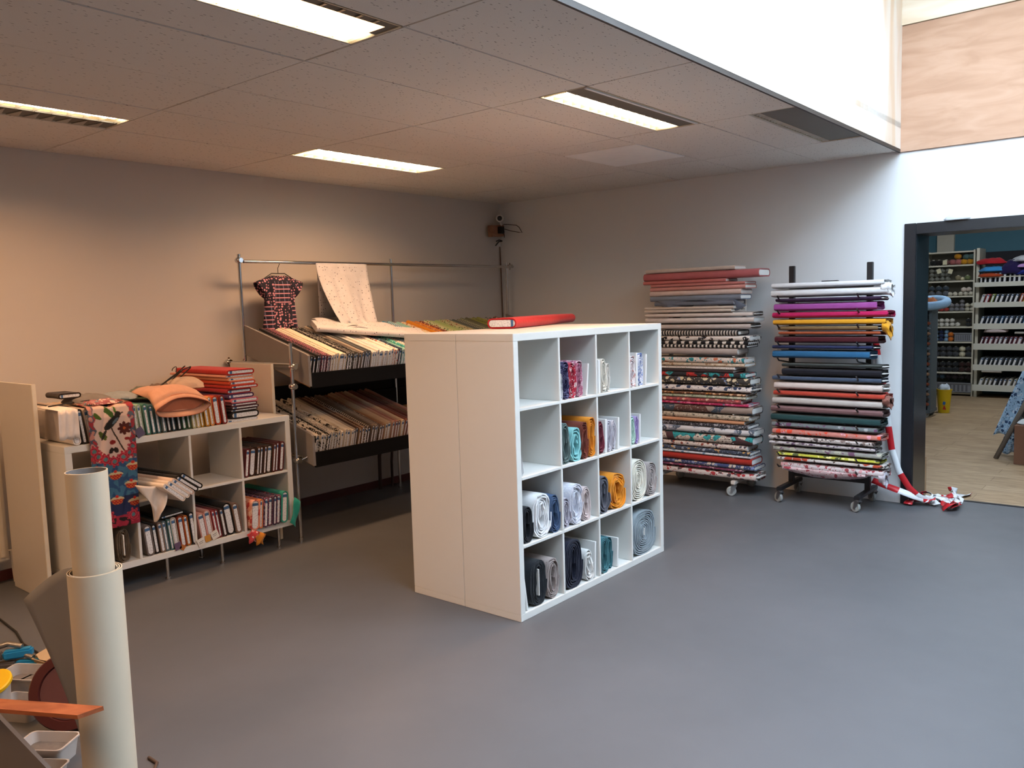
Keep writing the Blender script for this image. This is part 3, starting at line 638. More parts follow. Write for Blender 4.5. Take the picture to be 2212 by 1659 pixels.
lump('folded_garment', S('#8b9399'), 'blue-grey garment lying behind the printed bird cloth, right of the grey one', (UX - .33, -.80, zt), .15, .11, .04, 4.1, 'garment')
lump('folded_garment', fab('floral', '#9a5a5f', '#d9b9ad', '#4f6f80', 1.3), 'red floral garment bunched on the row behind the bird cloth', (UX - .16, -.99, zt), .12, .11, .03, 5.2, 'garment')
lump('folded_garment', S('#5b6358'), 'olive-grey garment lying at the back of the row, mid unit', (UX - .33, -.62, zt), .15, .10, .055, 6.6, 'garment')
lump('folded_garment', S('#6d5a50'), 'brown garment lying left of the peach skirt', (UX - .22, -.58, zt), .12, .08, .075, 8.3, 'garment', .3)
# peach skirt with its open waistband facing the room
sk = []
for k in range(11):
    f = k / 10; g = []
    for j in range(40):
        a = 2 * PI * j / 40; ry = .180 - .06 * f; rz_ = .050 - .024 * f
        g.append(Vector((.03 - f * .36 + .012 * math.sin(a * 3) * (1 - f), ry * math.cos(a) * (1 + .04 * math.sin(a * 5 + f * 4)), rz_ * math.sin(a) * (1.0 if math.sin(a) > 0 else 1.25 * (1 - .4 * f)) + .082 * min(1, f * 3) - .02 * math.cos(a) ** 2 * (1 - f))))
    sk.append(g)
t = emp('skirt', (UX + .012, -.575, 1.062), (0, 0, .06)); tag(t, 'peach skirt lying open on the row, waist opening towards the room', 'garment')
m_ = MB(); m_.loft(sk[1:], cap=False, mat=0); m_.loft([sk[0], sk[1]], cap=False); o = m_.obj('skirt_body', fab('solid', '#c9977d'), t); solid(o, .003)
lb = MB(); lb.b.faces.new([lb.b.verts.new(p + Vector((.006, 0, 0))) for p in sk[1]]); lb.obj('skirt_lining', fab('solid', '#a8664c'), t)
o = MB().loft([[p + Vector((.001, 0, 0)) for p in sk[0]], [p * 1.0 + Vector((-.008, 0, .0)) for p in sk[0]]], cap=False).obj('hem_edge', fab('solid', '#b77258'), t); solid(o, .005)
lump('folded_garment', fab('solid', '#b79c88'), 'dusty beige garment heaped behind the open peach skirt', (UX - .23, -.42, zt + .03), .13, .13, .07, 9.4, 'garment', .2)
def hanger(name, c, rot, label, wdt=.17, mat=WIRE):
    t = emp(name, c, rot); tag(t, label, 'clothes hanger')
    MB().tube([(0, -wdt * .45, -.01), (0, -wdt, -.05), (0, -wdt * .97, -.058), (0, wdt * .97, -.058), (0, wdt, -.05), (0, wdt * .45, -.01)], .004, 8, closed=True).obj('hanger_bar', mat, t)
    MB().tube([(0, 0, -.012), (0, 0, .03), (0, .008, .045)] + [(0, .0 + .018 * math.cos(a), .068 + .018 * math.sin(a)) for a in [-.9 + i * .42 for i in range(10)]], .0026, 8).obj('hook', mat, t)
    return t
hanger('clothes_hanger', (UX - .20, -1.10, zt + .018), (0, 1.45, .5), 'dark clothes hanger lying flat on the left end of the row', .15)
hanger('clothes_hanger', (UX - .16, -.50, zt + .135), (.5, .9, .9), 'dark clothes hanger with hook up, lying on the peach skirt', .12)
hanger('clothes_hanger', (UX - .26, -.44, zt + .125), (.9, .6, .4), 'second dark hanger tangled just behind the hook above the peach skirt', .10)
# ================================================================ CHROME RACK WITH TWO SLOPING TRAYS
RX0, RX1 = -2.885, -2.2
t = emp('display_rack', (RX0, .34, 0)); tag(t, 'chrome tube display rack with a high garment rail along the left wall', 'display rack')
def rk(name, pts, r=.0125): return MB().tube([(p[0] - RX0, p[1] - .34, p[2]) for p in pts], r, 14).obj(name, CHROME, t)
def knob(x, y, z, r=.030, ax='X'):
    m = MB(); m.ball((0, 0, 0), r, scl=(1, 1, .8)); m.tube([(-.03, 0, 0), (.03, 0, 0)] if ax == 'X' else [(0, -.03, 0), (0, .03, 0)], .018, 12); m.box((-.006, -.006, -r - .006), (.006, .006, r + .006), bev=.002)
    return m.obj('clamp_joint', CHROME, t, (x - RX0, y - .34, z))
for y in (.34, 1.84, 3.43):
    rk('post', [(RX0, y, .012), (RX0, y, 2.045)]); rk('foot', [(RX0, y, 0), (RX0, y, .014)], .02)
for y in (.262, 1.80, 3.43):
    rk('post', [(RX1, y, .012), (RX1, y, 1.395)]); rk('foot', [(RX1, y, 0), (RX1, y, .03)], .018)
rk('garment_rail', [(RX0 + .026, .36, 1.99), (RX0 + .026, 3.50, 2.0)], .0125)
for y in (.30, 1.80, 3.43):
    rk('crossbar', [(XL + .03, y, 1.245), (RX1 + .02, y, 1.245)], .010); rk('crossbar', [(XL + .03, y, .60), (RX1 + .02, y, .60)], .010)
for p in ((RX0, .34, 2.0), (RX0 + .02, 3.46, 2.005), (RX0, .33, 1.235), (RX1, .275, 1.23), (RX1, .268, 1.095), (RX1, .27, .575), (XL + .03, .30, 1.245), (XL + .03, .30, .60), (RX0, 1.84, 1.235), (RX1, 1.8, 1.095)): knob(*p)
rk('hook_prong', [(RX1, .30, .575), (RX1 + .02, .37, .60), (RX1 + .02, .42, .605)], .005)
SL = .275   # slope of the trays
TY0, TY1 = .365, 3.38
def tray(z0, label, nm):
    t = emp('sloping_tray', (-2.14, TY0, z0)); tag(t, label, 'display tray', 'sloping trays of the chrome rack')
    R_ = Matrix.Rotation(SL, 4, 'Y'); L = TY1 - TY0
    m = MB(); m.box((-.76, 0, -.018), (.0, L, 0)); m.b.transform(R_); m.obj('bottom_board', RAWWOOD, t)
    MB().box((.0, -.002, -.022), (.018, L, .085), bev=.002).obj('front_lip', BLACKB, t)
    m = MB(); m.prism([(-.735, .20), (.02, -.008), (.016, .205), (-.0, .215), (-.735, .42)], .02, Matrix.Rotation(PI / 2, 4, 'X')); m.obj('end_panel', GREYC, t, (0, 0, 0))
    m = MB(); m.prism([(-.735, .20), (.02, -.008), (.016, .205), (-.0, .215), (-.735, .42)], .02, Matrix.Rotation(PI / 2, 4, 'X')); m.obj('end_panel', GREYC, t, (0, L + .02, 0))
    m = MB(); m.box((-.745, 0, .19), (-.735, L, .37)); m.obj('back_board', BLACKB, t)
    # felt hanging loose over the front corner of the end panel
    rows = [[(.018 + .008 * math.sin(j + i * .5), -.024 + .012 * j * .5 + .004 * math.sin(i), .205 - i * .030 - .05 * (1 - j / 5) * (i / 8)) for j in range(6)] for i in range(9)]
    return t
T1 = tray(1.098, 'upper sloping tray of the chrome rack, black front lip, grey felt end', 1)
T2 = tray(.540, 'lower sloping tray of the chrome rack, black front lip, grey felt end', 2)
t = emp('back_board', (-2.905, .36, .74)); tag(t, 'black board behind the lower tray of the chrome rack', 'board'); MB().box((-.008, 0, 0), (.004, 3.0, .295)).obj('board_panel', BLACKB, t)
U = [('charcoal', S('#2c2a2c'), .022), ('white-edged black', S('#242224'), .024), ('black', S('#1c1a1b'), .022), ('navy with pink dots', fab('dots', '#232031', '#c97b86', s=1.3), .020), ('black with pink dots', fab('dots', '#201c26', '#c9707c', s=1.3), .020), ('dark with rosy squares', fab('check', '#241f2b', '#b4667a', s=1.3), .020), ('black and pink dotted', fab('dots', '#1d1a22', '#d08a92', s=1.6), .02), ('navy and pink speckled', fab('dots', '#262235', '#d98f93', s=2), .02),
     ('cream with black sprigs', fab('sparse', '#e0d2bd', '#2b2724', s=1.4), .022), ('ivory with black sprigs', fab('sparse', '#e4d8c6', '#2b2724', s=1.8), .022), ('cream with tiny dots', fab('sparse', '#dfd0ba', '#33302c', s=2.3), .022), ('thick plain cream', S('#e2d3bd'), .05), ('plain ivory', S('#e0d0b8'), .03), ('black with fine white dots', fab('dots', '#161516', '#e3ddd2', s=1.6), .028), ('white and black dotted', fab('dots', '#181718', '#e9e4da', s=1.3), .024), ('black with white specks', fab('dots', '#141314', '#d8d2c8', s=2.1), .024), ('black and white pebble', fab('dots', '#1a191a', '#dcd6cc', s=1.9), .022),
     ('grey-brown', S('#5d534e'), .024), ('striped beige', fab('bars', '#6a5f58', '#cdbfae', s=1.5), .024), ('slate grey', S('#55585b'), .022), ('grey with a fine stripe', fab('bars', '#5b5e62', '#8d9093', s=1.5), .022), ('dark slate', S('#44484b'), .022), ('white pinstriped', fab('bars', '#dcd8d2', '#a7a5a4', s=.8), .024), ('white with grey bars', fab('bars', '#e0dcd6', '#b3b0ae', s=.9), .024), ('plain white', S('#e2dcd4'), .022), ('thick white', S('#e4ded6'), .044), ('white with blue specks', fab('dots', '#dcd8d6', '#8f97a8', s=2), .024), ('white with red specks', fab('sparse', '#dfd9d3', '#b9503f', s=1.8), .024), ('white with tiny black motifs', fab('sparse', '#e2dcd5', '#2e2c2b', s=1.2), .028), ('white with coral motifs', fab('sparse', '#e4ddd5', '#c8614a', s=1.1), .028), ('white and orange checked', fab('check', '#e3dcd2', '#c96a4c', s=.8), .024), ('white with red flowers', fab('floral', '#e1d9d1', '#bf5040', '#9aa09c', s=2), .024), ('dark blue patterned', fab('floral', '#26384e', '#6f93a2', '#1f2a3a', s=2), .028), ('pale aqua', S('#9cc0c0'), .028), ('aqua leaf', fab('floral', '#7fb3a6', '#2f8c8a', '#c9d9c4', s=2), .034), ('teal leaf', fab('floral', '#3e9d95', '#c2d8c0', '#2c7580', s=2), .034)]
V = [('turquoise printed', fab('floral', '#3c9aa0', '#b9d4c4', '#2b7f9c', 2), .034), ('bright blue', S('#2e86a8'), .05), ('blue with white bars', fab('bars', '#2f8fb3', '#cfdcd8', s=.8), .04), ('ice white', S('#cfd3c6'), .034), ('pale aqua plain', S('#8fbdb6'), .045), ('white and orange floral', fab('floral', '#dcc9a8', '#c9722a', '#7d3a22', 2), .045), ('ochre orange', S('#c97f22'), .035), ('rust and cream', fab('floral', '#8c3c22', '#e0caa6', '#5f281a', 2), .04), ('clear orange', S('#d98420'), .035), ('brown-red printed', fab('floral', '#7a3a2a', '#d9b98a', '#a8502c', 2), .04), ('cream and green floral', fab('floral', '#c3c79a', '#5b7d56', '#8c5a48', 2), .05), ('pale apple green', S('#a9b978'), .045), ('light green striped', fab('bars', '#a5b77a', '#8fa468'), .045), ('green-cream leaf', fab('floral', '#b4b78c', '#667a4c', '#7e5040', 2), .045), ('beige floral', fab('floral', '#b9ad86', '#7a7a5a', '#8a4c4c', 2), .04), ('grey-green', S('#5f6a58'), .045), ('dark slate green', S('#47504e'), .035), ('grey with pale script', fab('bars', '#5d6055', '#8e9080', s=.7), .04), ('grey-green dotted', fab('dots', '#636752', '#b9bb98', s=1.3), .04), ('olive grey', S('#5f6046'), .04), ('lime green', S('#8d9324'), .04), ('olive dotted', fab('dots', '#6c7036', '#b7b98a', s=1.6), .04), ('moss with lime dots', fab('dots', '#7d8430', '#c5c96a', s=1.4), .04), ('stone beige', S('#a79c84'), .045), ('pale grey floral', fab('floral', '#a69d90', '#2f5a4e', '#7c4a4a', 2), .045), ('dark green floral', fab('floral', '#2e4f43', '#a59c8c', '#6f4440', 2), .05), ('green and rose', fab('floral', '#40604f', '#a8645c', '#b7ab98', 2), .045), ('dusty rose printed', fab('floral', '#a8685e', '#c9a492', '#7f4038', 2), .045), ('coral red', S('#b4503e'), .045), ('salmon patterned', fab('floral', '#bc6a58', '#d4a694', '#8f4638', 2), .045)]
V = [(n_, m_, t_ * 1.40) for n_, m_, t_ in V]
U += [('white and grey squiggled', fab('bars', '#dcd8d4', '#9a9aa0', s=1.1), .026), ('cream with rust dots', fab('sparse', '#ddd3c6', '#a8583c', s=1.6), .026), ('white and navy checked', fab('check', '#dad8d6', '#3c4660', s=1), .026), ('soft blue', S('#8fa9ba'), .028), ('sea blue leaf', fab('floral', '#6fa3b0', '#2f6c88', '#b9cfc9', 2), .03), ('pale mint', S('#b3cbbb'), .03), ('mint floral', fab('floral', '#a5c4b2', '#4c8f80', '#d2dac8', 2), .03), ('jade', S('#5c9f8f'), .03)]
def tray_row(items, y, z0, where, ymax, L=.72, hh=.188, grp=None, k0=0, pre='fabric '):
    for i, (nm, m, th) in enumerate(items):
        if y + th > ymax: break
        y += th / 2
        jx = random.uniform(-.012, .006)
        bolt(m, '%s %sbolt, %s from the left %s' % (nm, pre, ordn(i + k0), where), (-2.192 + jx, y, z0 + .018), w_=hh + random.choice((-.006, 0, .006)), t_=th - .002, L=L, rot=(random.uniform(-.03, .02), SL, 0), group=grp)
        y += th / 2 + .0012
    return y
yy = tray_row(U, TY0 + .026, 1.100, 'on the upper sloping tray', 1.62, grp='bolts on the upper sloping tray')
tray_row(V, yy + .004, 1.100, 'in the coloured upper tray', TY1 - .01, pre='', grp='bolts on the upper sloping tray', hh=.192)
Lw = [('white with black birds', fab('patch', '#ddd4c7', '#1d1b1a', '#cfc6ba', 2.2), .022), ('white with thin black birds', fab('patch', '#d9d0c2', '#1d1b1a', '#d9d0c2', 2.8), .022), ('black and ivory brushed', fab('patch', '#cfc5b6', '#191716', '#1e1c1b', 3), .03), ('ivory with black leaves', fab('floral', '#d6ccbc', '#1c1a19', '#3a3734', 2), .022), ('black with white dots', fab('dots', '#171615', '#d9d0c2', s=1.1), .026), ('white with black dots', fab('dots', '#d9d1c4', '#1a1918', s=1.4), .026), ('small black dotted', fab('dots', '#d2c9ba', '#201e1c', s=2), .024), ('black and white checked', fab('check', '#d3cabb', '#1c1a19', s=1.2), .026), ('black splashed', fab('patch', '#d5ccbd', '#1c1a19', '#8a8378', 3), .024), ('ivory with black bows', fab('sparse', '#dad1c1', '#1e1c1b', s=.9), .028), ('cream dotted', fab('sparse', '#d6ccbb', '#3a3733', s=1.8), .024), ('thick plain cream', S('#d3c5b0'), .034), ('plain ivory', S('#d6c9b5'), .026), ('grey barred', fab('bars', '#7a7067', '#b5a999', s=1.2), .024), ('dark brown', S('#4a342b'), .022), ('tan', S('#a08468'), .024), ('brown dotted cream', fab('dots', '#6e5141', '#d4c5ad', s=1.5), .028), ('big cream dotted brown', fab('dots', '#33251f', '#d8cab2', s=.75), .03), ('brown and white looped', fab('bars', '#3c2b24', '#d5c7b0', s=.7), .028), ('taupe', S('#6f6056'), .026), ('taupe speckled', fab('dots', '#74655a', '#a89a8a', s=2), .026), ('grey-brown barred', fab('bars', '#63564d', '#a89a89', s=1.0), .026), ('brown twig-printed', fab('floral', '#6b584b', '#a48f7a', '#3f3129', 2), .03), ('cinnamon', S('#8f6549'), .028), ('sand coloured', S('#b39a7e'), .028), ('thick beige', S('#bda58a'), .04), ('rose-beige speckled', fab('dots', '#a27c6c', '#bd9a88', s=2), .03), ('dusky rose', S('#93635a'), .03), ('light brown barred', fab('bars', '#93745f', '#bda48c', s=1.1), .03), ('cream rolled-edge', S('#cdb99d'), .034), ('red-brown', S('#7d473c'), .03), ('plum-brown', S('#6b403c'), .03), ('rosewood', S('#7c4b45'), .03), ('dark rosewood', S('#5f3733'), .03), ('mocha', S('#6c5244'), .03), ('walnut', S('#54402f'), .03), ('faded rose', S('#a1766b'), .03), ('stone', S('#9c8c7c'), .03)]
tray_row(Lw, TY0 + .026, .542, 'on the lower sloping tray', 2.0, grp='bolts on the lower sloping tray')
# white dotted bolt resting across the upper row, and its cloth thrown over the rail
WD = fab('sparse', '#cbc8cb', '#4a4658', s=1.5)
bolt(WD, 'long white bolt with tiny dark motifs lying across the upper tray bolts', (-2.42, 1.69, 1.425), w_=.215, t_=.045, L=.90, rot=(PI / 2 + .26, .11, 1.17), seed=2)
rows = []
for i in range(34):
    v = i / 33; r = []
    for j in range(27):
        u = j / 26; qq = min(1, max(0, (v - .28) / .57)); L0 = 1.0 - .05 * qq + .12 * qq * qq; R0 = 1.53 - .10 * qq
        yv = L0 + (R0 - L0) * u; fold = math.sin(u * 13 + 1.5 * v) * .016 * min(1, abs(v - .28) * 3) + .010 * math.sin(u * 25 + 4 * v) * min(1, abs(v - .28) * 2)
        if v < .28:
            q = v / .28; yv = 1.035 + .40 * u; r.append((RX0 + .004 - .03 * (1 - q) + fold * .6, yv + .03 * (1 - q), 1.555 + .452 * math.sin(q * PI / 2) ** .9))
        elif v < .85:
            q = (v - .28) / .57; r.append((RX0 + .044 + .20 * q ** 1.4 + fold + .03 * math.exp(-((u - .22) * 9) ** 2) * q, yv, 2.007 - .50 * q - .02 * (u < .15) * q))
        else:
            q = (v - .85) / .15; r.append((RX0 + .244 + .10 * q, yv + .20 * q * (u - .2), 1.507 - .028 * math.sin(q * PI / 2) + .012 * math.sin(u * 11)))
    rows.append(r)
o = sheet(rows, 'draped_cloth', WD, t=.002); tag(o, 'white cloth with tiny dark motifs thrown over the chrome garment rail', 'cloth')
rows = []
for i in range(12):
    v = i / 11; r = []
    for j in range(24):
        u = j / 23; w2 = .185 * v; r.append((-2.80 + .28 * u + .92 * w2, .90 + .62 * u - .39 * w2 + .02 * math.sin(v * 4 + u * 3), 1.545 - .075 * u - .25 * w2 + .008 * math.sin(u * 9 + v * 3) + .008 * math.sin(u * 17 + v * 6)))
    rows.append(r)
o = sheet(rows, 'folded_cloth', WD, t=.012); tag(o, 'loose folds of white dotted cloth piled on the long white bolt', 'cloth')
# hanging shirt on its hanger
SX = RX0 + .026
th = hanger('clothes_hanger', (SX, .655, 1.915), (0, 0, 0), 'black clothes hanger on the garment rail holding the dotted blouse', .13)
def blouse_mat():
    m, ns, ln, b = nt('navy_blouse_print'); tc = N(ns, 'TexCoord'); sx = N(ns, 'SeparateXYZ'); ln.new(tc.outputs['Object'], sx.inputs[0])
    def mt(op, a, c=0.0):
        q = N(ns, 'Math', operation=op)
        for i, v in enumerate((a, c)):
            if isinstance(v, (int, float)): q.inputs[i].default_value = v
            else: ln.new(v, q.inputs[i])
        return q.outputs[0]
    def mx(f, a, c):
        q = N(ns, 'Mix', data_type='RGBA'); ln.new(f, q.inputs[0])
        for i, v in ((6, a), (7, c)):
            if isinstance(v, str): q.inputs[i].default_value = hx(v)
            else: ln.new(v, q.inputs[i])
        return q.outputs[2]
    v = N(ns, 'TexVoronoi'); v.inputs['Scale'].default_value = 48; v.inputs['Randomness'].default_value = .5; ln.new(tc.outputs['Object'], v.inputs['Vector'])
    dots = mx(mt('LESS_THAN', v.outputs['Distance'], .38), '#1f1b2c', '#cf8e9c')
    hz = mt('GREATER_THAN', mt('SINE', mt('MULTIPLY', sx.outputs[2], 190)), .72); vz = mt('GREATER_THAN', mt('SINE', mt('MULTIPLY', sx.outputs[1], 170)), .9)
    chk = mx(hz, mx(vz, '#1f1b2c', '#6d6a86'), '#cf8e9c')
    ay = mt('ABSOLUTE', sx.outputs[1]); zc = sx.outputs[2]
    up = mt('MULTIPLY', mt('LESS_THAN', ay, .072), mt('MULTIPLY', mt('GREATER_THAN', zc, -.20), mt('LESS_THAN', zc, -.03)))
    lo = mt('MULTIPLY', mt('GREATER_THAN', ay, .085), mt('LESS_THAN', zc, -.20))
    ln.new(mx(mt('MAXIMUM', up, lo), dots, chk), b.inputs['Base Color']); b.inputs['Roughness'].default_value = .85
    return m
t = emp('blouse', (SX, .655, 1.875)); tag(t, 'short sleeved navy blouse with pink dots hanging on the garment rail', 'garment'); BM = blouse_mat()
body = []
for z, hw, d in ((-.405, .155, .055), (-.38, .153, .055), (-.30, .142, .052), (-.20, .132, .05), (-.10, .132, .05), (-.05, .15, .045), (-.02, .135, .035), (-.0, .10, .024), (.012, .072, .016)):
    body.append([Vector((d * math.sin(a) * (1 + .22 * math.sin(a * 7 + z * 9)), hw * math.cos(a), z - (.02 * math.cos(a * 3) if z < -.36 else 0) - (.075 if z > -.0 and abs(math.cos(a)) < .55 and math.sin(a) > 0 else 0))) for a in [2 * PI * j / 40 for j in range(40)]])
o = MB().loft(body, cap=False).obj('blouse_body', BM, t); solid(o, .002)
for s_ in (-1, 1):
    rg = []
    for k in range(7):
        f = k / 6; cy, cz = .085 + .085 * f, -.045 - .055 * f; hh = .050 + .022 * f; g = []
        for j in range(24):
            a = 2 * PI * j / 24; g.append(Vector(((.036 + .008 * f) * math.sin(a), s_ * (cy + .50 * math.cos(a) * hh * (1 if math.cos(a) > 0 else .9)), cz + .87 * math.cos(a) * hh - .0)))
        rg.append([Vector((p.x, s_ * (cy + (-(p.z - cz)) * -.35 + (s_ * p.y - cy) * .6), p.z)) for p in g])
    o = MB().loft(rg, cap=False).obj('sleeve', BM, t); solid(o, .002)
MB().box((-.014, -.022, -.055), (-.010, .03, .0), bev=.001).obj('neck_label', plain('mauve_neck_label', '#8a6470', .8), t)
# pipe and dangling cable under the tray, in shade
t = emp('pipe_bracket', (-3.0, 1.80, 0)); tag(t, 'dark bent pipe running down the wall under the lower tray', 'pipe')
MB().tube([(-.03, 0, .52), (-.02, -.03, .40), (0, -.09, .30), (0, -.095, .02), (0, -.095, 0)], .016, 12).obj('bent_pipe', plain('brown_painted_pipe', '#3d2620', .5), t); MB().tube([(-.03, .1, .4), (-.02, .07, .22), (-.02, .07, 0)], .012).obj('straight_pipe', plain('brown_painted_pipe', '#3d2620', .5), t)
# ================================================================ TALL CUBE SHELVING, two units back to back
cube_unit('cube_shelf', (0, 0, 0), 4, 4, .389, 'tall white cube shelving unit with sixteen cubes facing the open floor')
cube_unit('cube_shelf', (-.391, 0, 0), 4, 4, .389, 'tall white cube shelving unit standing back to back behind the other, facing the rack')
def cc(c, r): return B_ + c * (C_ + D_), B_ + (3 - r) * (C_ + D_) + .001
NMR = ['top', 'second', 'third', 'bottom']; NMC = ['nearest', 'second', 'third', 'farthest']
def put(c, r, f0, f1, hh, mat, desc, turns=4, core=(.25, .55), ruf=.010, L=.34, x=-.012, card=False, rotx=0, seed=None):
    y, z = cc(c, r); ww = (f1 - f0) * C_
    return roll(mat, '%s, %s cube, %s row of tall shelving' % (desc, NMC[c], NMR[r]), (x, y + (f0 + f1) / 2 * C_, z), ww, hh, L, turns, seed if seed is not None else int(f0 * 10) + r, (rotx, 0, 0), core, ruf, 'cloth rolls in the tall shelving', card)
def cardp(c, r, f, hh, desc, lean=0, th=.008, ww=.33):
    y, z = cc(c, r); t = emp('cardboard_sheet', (-.01, y + f * C_, z), (lean, 0, 0)); tag(t, '%s, %s cube of the %s row' % (desc, NMC[c], NMR[r]), 'card')
    MB().box((-.30, -th / 2, 0), (0, th / 2, hh), bev=.002).obj('card_panel', CARD, t)
    MB().box((-.2, -th / 2 - .0006, hh * .45), (-.19, th / 2 + .0006, hh * .52)).obj('punched_hole', plain('grey_punched_hole', '#77797c', .7), t)
    return t
put(1, 0, .005, .10, .155, fab('bars', '#e2e3e6', '#7b7f88', s=.8), 'small white printed cloth end', 2, (.3, .7))
put(1, 0, .08, .285, .215, fab('dots', '#2d2b52', '#8f8db5', s=2), 'navy patterned cloth')
put(1, 0, .265, .475, .205, fab('floral', '#c7364c', '#ead6d8', '#a92a44', 2), 'red and white print cloth', ruf=.01)
put(1, 0, .455, .665, .212, fab('floral', '#b9718a', '#dfc3cc', '#8f4d63', 2), 'mauve-pink print cloth', ruf=.009)
cardp(1, 0, .76, .18, 'white card leaning right of pink cloth', -.12, .012)
cardp(2, 0, .095, .19, 'white card beside the cream dotted cloth', .0, .02)
put(2, 0, .14, .34, .21, fab('sparse', '#e0dbcf', '#8f8a7c', s=1.4), 'cream cloth with dots', 3)
put(2, 0, .33, .43, .185, S('#e0dcd5'), 'thin white cloth', 2)
put(3, 0, .01, .24, .20, fab('floral', '#e6dfdf', '#cf9c97', '#d9c9cf', 2), 'pastel flowered cloth', ruf=.01)
cardp(3, 0, .27, .205, 'white card between the flowered and the blue cloth', 0, .018)
put(3, 0, .30, .50, .215, fab('floral', '#dfe2ee', '#5f80c4', '#9aa8d6', 2), 'white cloth with blue flowers', ruf=.01)
cardp(3, 0, .58, .19, 'white card right of the blue flowered cloth', -.05, .014)
put(1, 1, .005, .27, .235, S('#5f716f'), 'grey-green folded cloth', 3, (.3, .7)); put(1, 1, .255, .60, .205, S('#86c5c7'), 'aqua fleece cloth', 3, (.3, .5), .012)
put(1, 1, .56, .79, .215, S('#7b3a2c'), 'rust brown towelling', 5, ruf=.010); put(1, 1, .76, .995, .235, S('#dd8a22'), 'orange cloth with small specks', 4, ruf=.009)
put(2, 1, .005, .22, .205, S('#762b3a'), 'burgundy muslin', 3, ruf=.010); cardp(2, 1, .26, .195, 'white card right of the burgundy muslin', -.03, .02)
put(2, 1, .30, .46, .20, fab('bars', '#d5d1d9', '#a9a5b2', s=1), 'grey-white muslin', 3, ruf=.01); put(2, 1, .44, .60, .195, fab('bars', '#dad7dd', '#bab4bd', s=1), 'pale grey muslin', 3); cardp(2, 1, .655, .19, 'white card right of the pale muslin', -.04, .016)
put(3, 1, .005, .19, .19, S('#b4d3c6'), 'mint green muslin', 3, ruf=.01); put(3, 1, .17, .31, .195, S('#a692c6'), 'lilac muslin', 2); cardp(3, 1, .345, .18, 'white card right of the lilac muslin', -.03, .012)
put(0, 1, -.06 + .065, .075, .12, S('#e6e6e6'), 'white cloth end just showing', 2, (.4, .7))
put(0, 2, .005, .30, .20, S('#17181f'), 'black fleece', 3, (.3, .7), .003); put(0, 2, .27, .76, .245, S('#e9e9ea'), 'large white quilted roll', 5, (.15, .5), .014); put(0, 2, .72, .99, .215, S('#41587a'), 'denim blue cloth', 4, (.3, .6), .010)
put(1, 2, .005, .23, .18, fab('dots', '#a8a3b0', '#dcd8e0', s=2), 'grey lace', 3, ruf=.012); put(1, 2, .20, .58, .235, fab('dots', '#d8dae6', '#f0f0f4', s=1.6), 'white lace roll', 6, ruf=.018); put(1, 2, .54, .82, .205, S('#cdbdbb'), 'pinkish cream cloth', 4, (.3, .6), .012)
put(2, 2, .005, .36, .235, S('#5b5c66'), 'dark grey teddy cloth', 3, (.3, .6), .012); put(2, 2, .33, .88, .22, S('#dd8b1f'), 'orange muslin loosely folded', 5, (.3, .5), .016)
put(3, 2, .005, .56, .265, S('#e2dccd'), 'cream waffle roll, round', 8, (.06, .25), .008, card=False); put(3, 2, .54, .94, .225, S('#a59a97'), 'taupe waffle roll', 6, (.1, .3), .008, card=False)
cardp(0, 3, .09, .22, 'white card leaning against the left side', .14, .014)
put(0, 3, .16, .60, .245, S('#1e2228'), 'black towelling roll with card core', 6, (.22, .72), .005, card=True); put(0, 3, .58, .94, .225, fab('sparse', '#a0938f', '#6e615d', s=1.8), 'taupe printed roll', 5, (.2, .6), .009)
put(1, 3, .005, .56, .285, S('#171b2e'), 'thick navy fleece roll', 5, (.15, .6), .004, card=False); put(1, 3, .52, .64, .20, S('#d28a2a'), 'strip of orange cloth behind the white one', 2, x=-.12, L=.2)
put(1, 3, .60, .86, .195, S('#dcdcda'), 'crumpled white cloth', 3, (.3, .5), .02); cardp(1, 3, .90, .21, 'white card right of the crumpled cloth', -.05, .014)
put(2, 3, .005, .32, .22, S('#3f737b'), 'teal folded cloth', 4, (.25, .7), .006); put(2, 3, .30, .50, .20, S('#3a6d76'), 'second teal cloth', 3, (.3, .7), .008, x=-.03); cardp(2, 3, .56, .175, 'white card right of the teal cloths', -.06, .014)
put(3, 3, .005, .88, .285, S('#8a959c'), 'big round blue-grey roll', 10, (.05, .2), .006, card=True)
bolt(S('#b01c20'), 'red fabric bolt lying flat on top of the tall shelving', (-.515 + .185 * math.sin(1.5 * PI + .33), .66 - .185 * math.cos(1.5 * PI + .33), 1.4715 + .032), w_=.185, t_=.062, L=1.25, rot=(-PI / 2, 0, PI + PI / 2 + .33), seed=1)
# ================================================================ WHEELED RACKS OF WIDE BOLTS
def caster(root, x, y, z0, rz, col=STEEL):
    """swivel caster under z0: fork and a grey wheel touching the floor at root z = 0"""
    c = MB(); c.lathe([(0, z0), (.022, z0), (.022, z0 - .012), (.0, z0 - .012)], n=16)
    for s_ in (-1, 1): c.prism([(-.022, z0 - .012), (.022, z0 - .012), (-.012, .028), (-.030, .028)], .004, Matrix.Translation((0, s_ * .016 + .002, 0)) @ Matrix.Rotation(PI / 2, 4, 'X'))
    c.box((-.022, -.018, z0 - .018), (.022, .018, z0 - .012)); cs = c.obj('caster', col, root, (x, y, 0), (0, 0, rz))
    R_ = Matrix.Rotation(PI / 2, 4, 'X')
    MB().lathe([(.022, -.011), (.036, -.011), (.040, -.006), (.040, .006), (.036, .011), (.022, .011)], (-.021, 0, .040), 26, mtx=R_).obj('tyre', plain('grey_caster_rubber', '#8d9190', .6), cs)
    MB().lathe([(0, -.013), (.010, -.013), (.024, -.008), (.024, .008), (.010, .013), (0, .013)], (-.021, 0, .040), 20, mtx=R_).obj('hub', plain('caster_hub_plastic', '#a6aaa8', .5), cs)
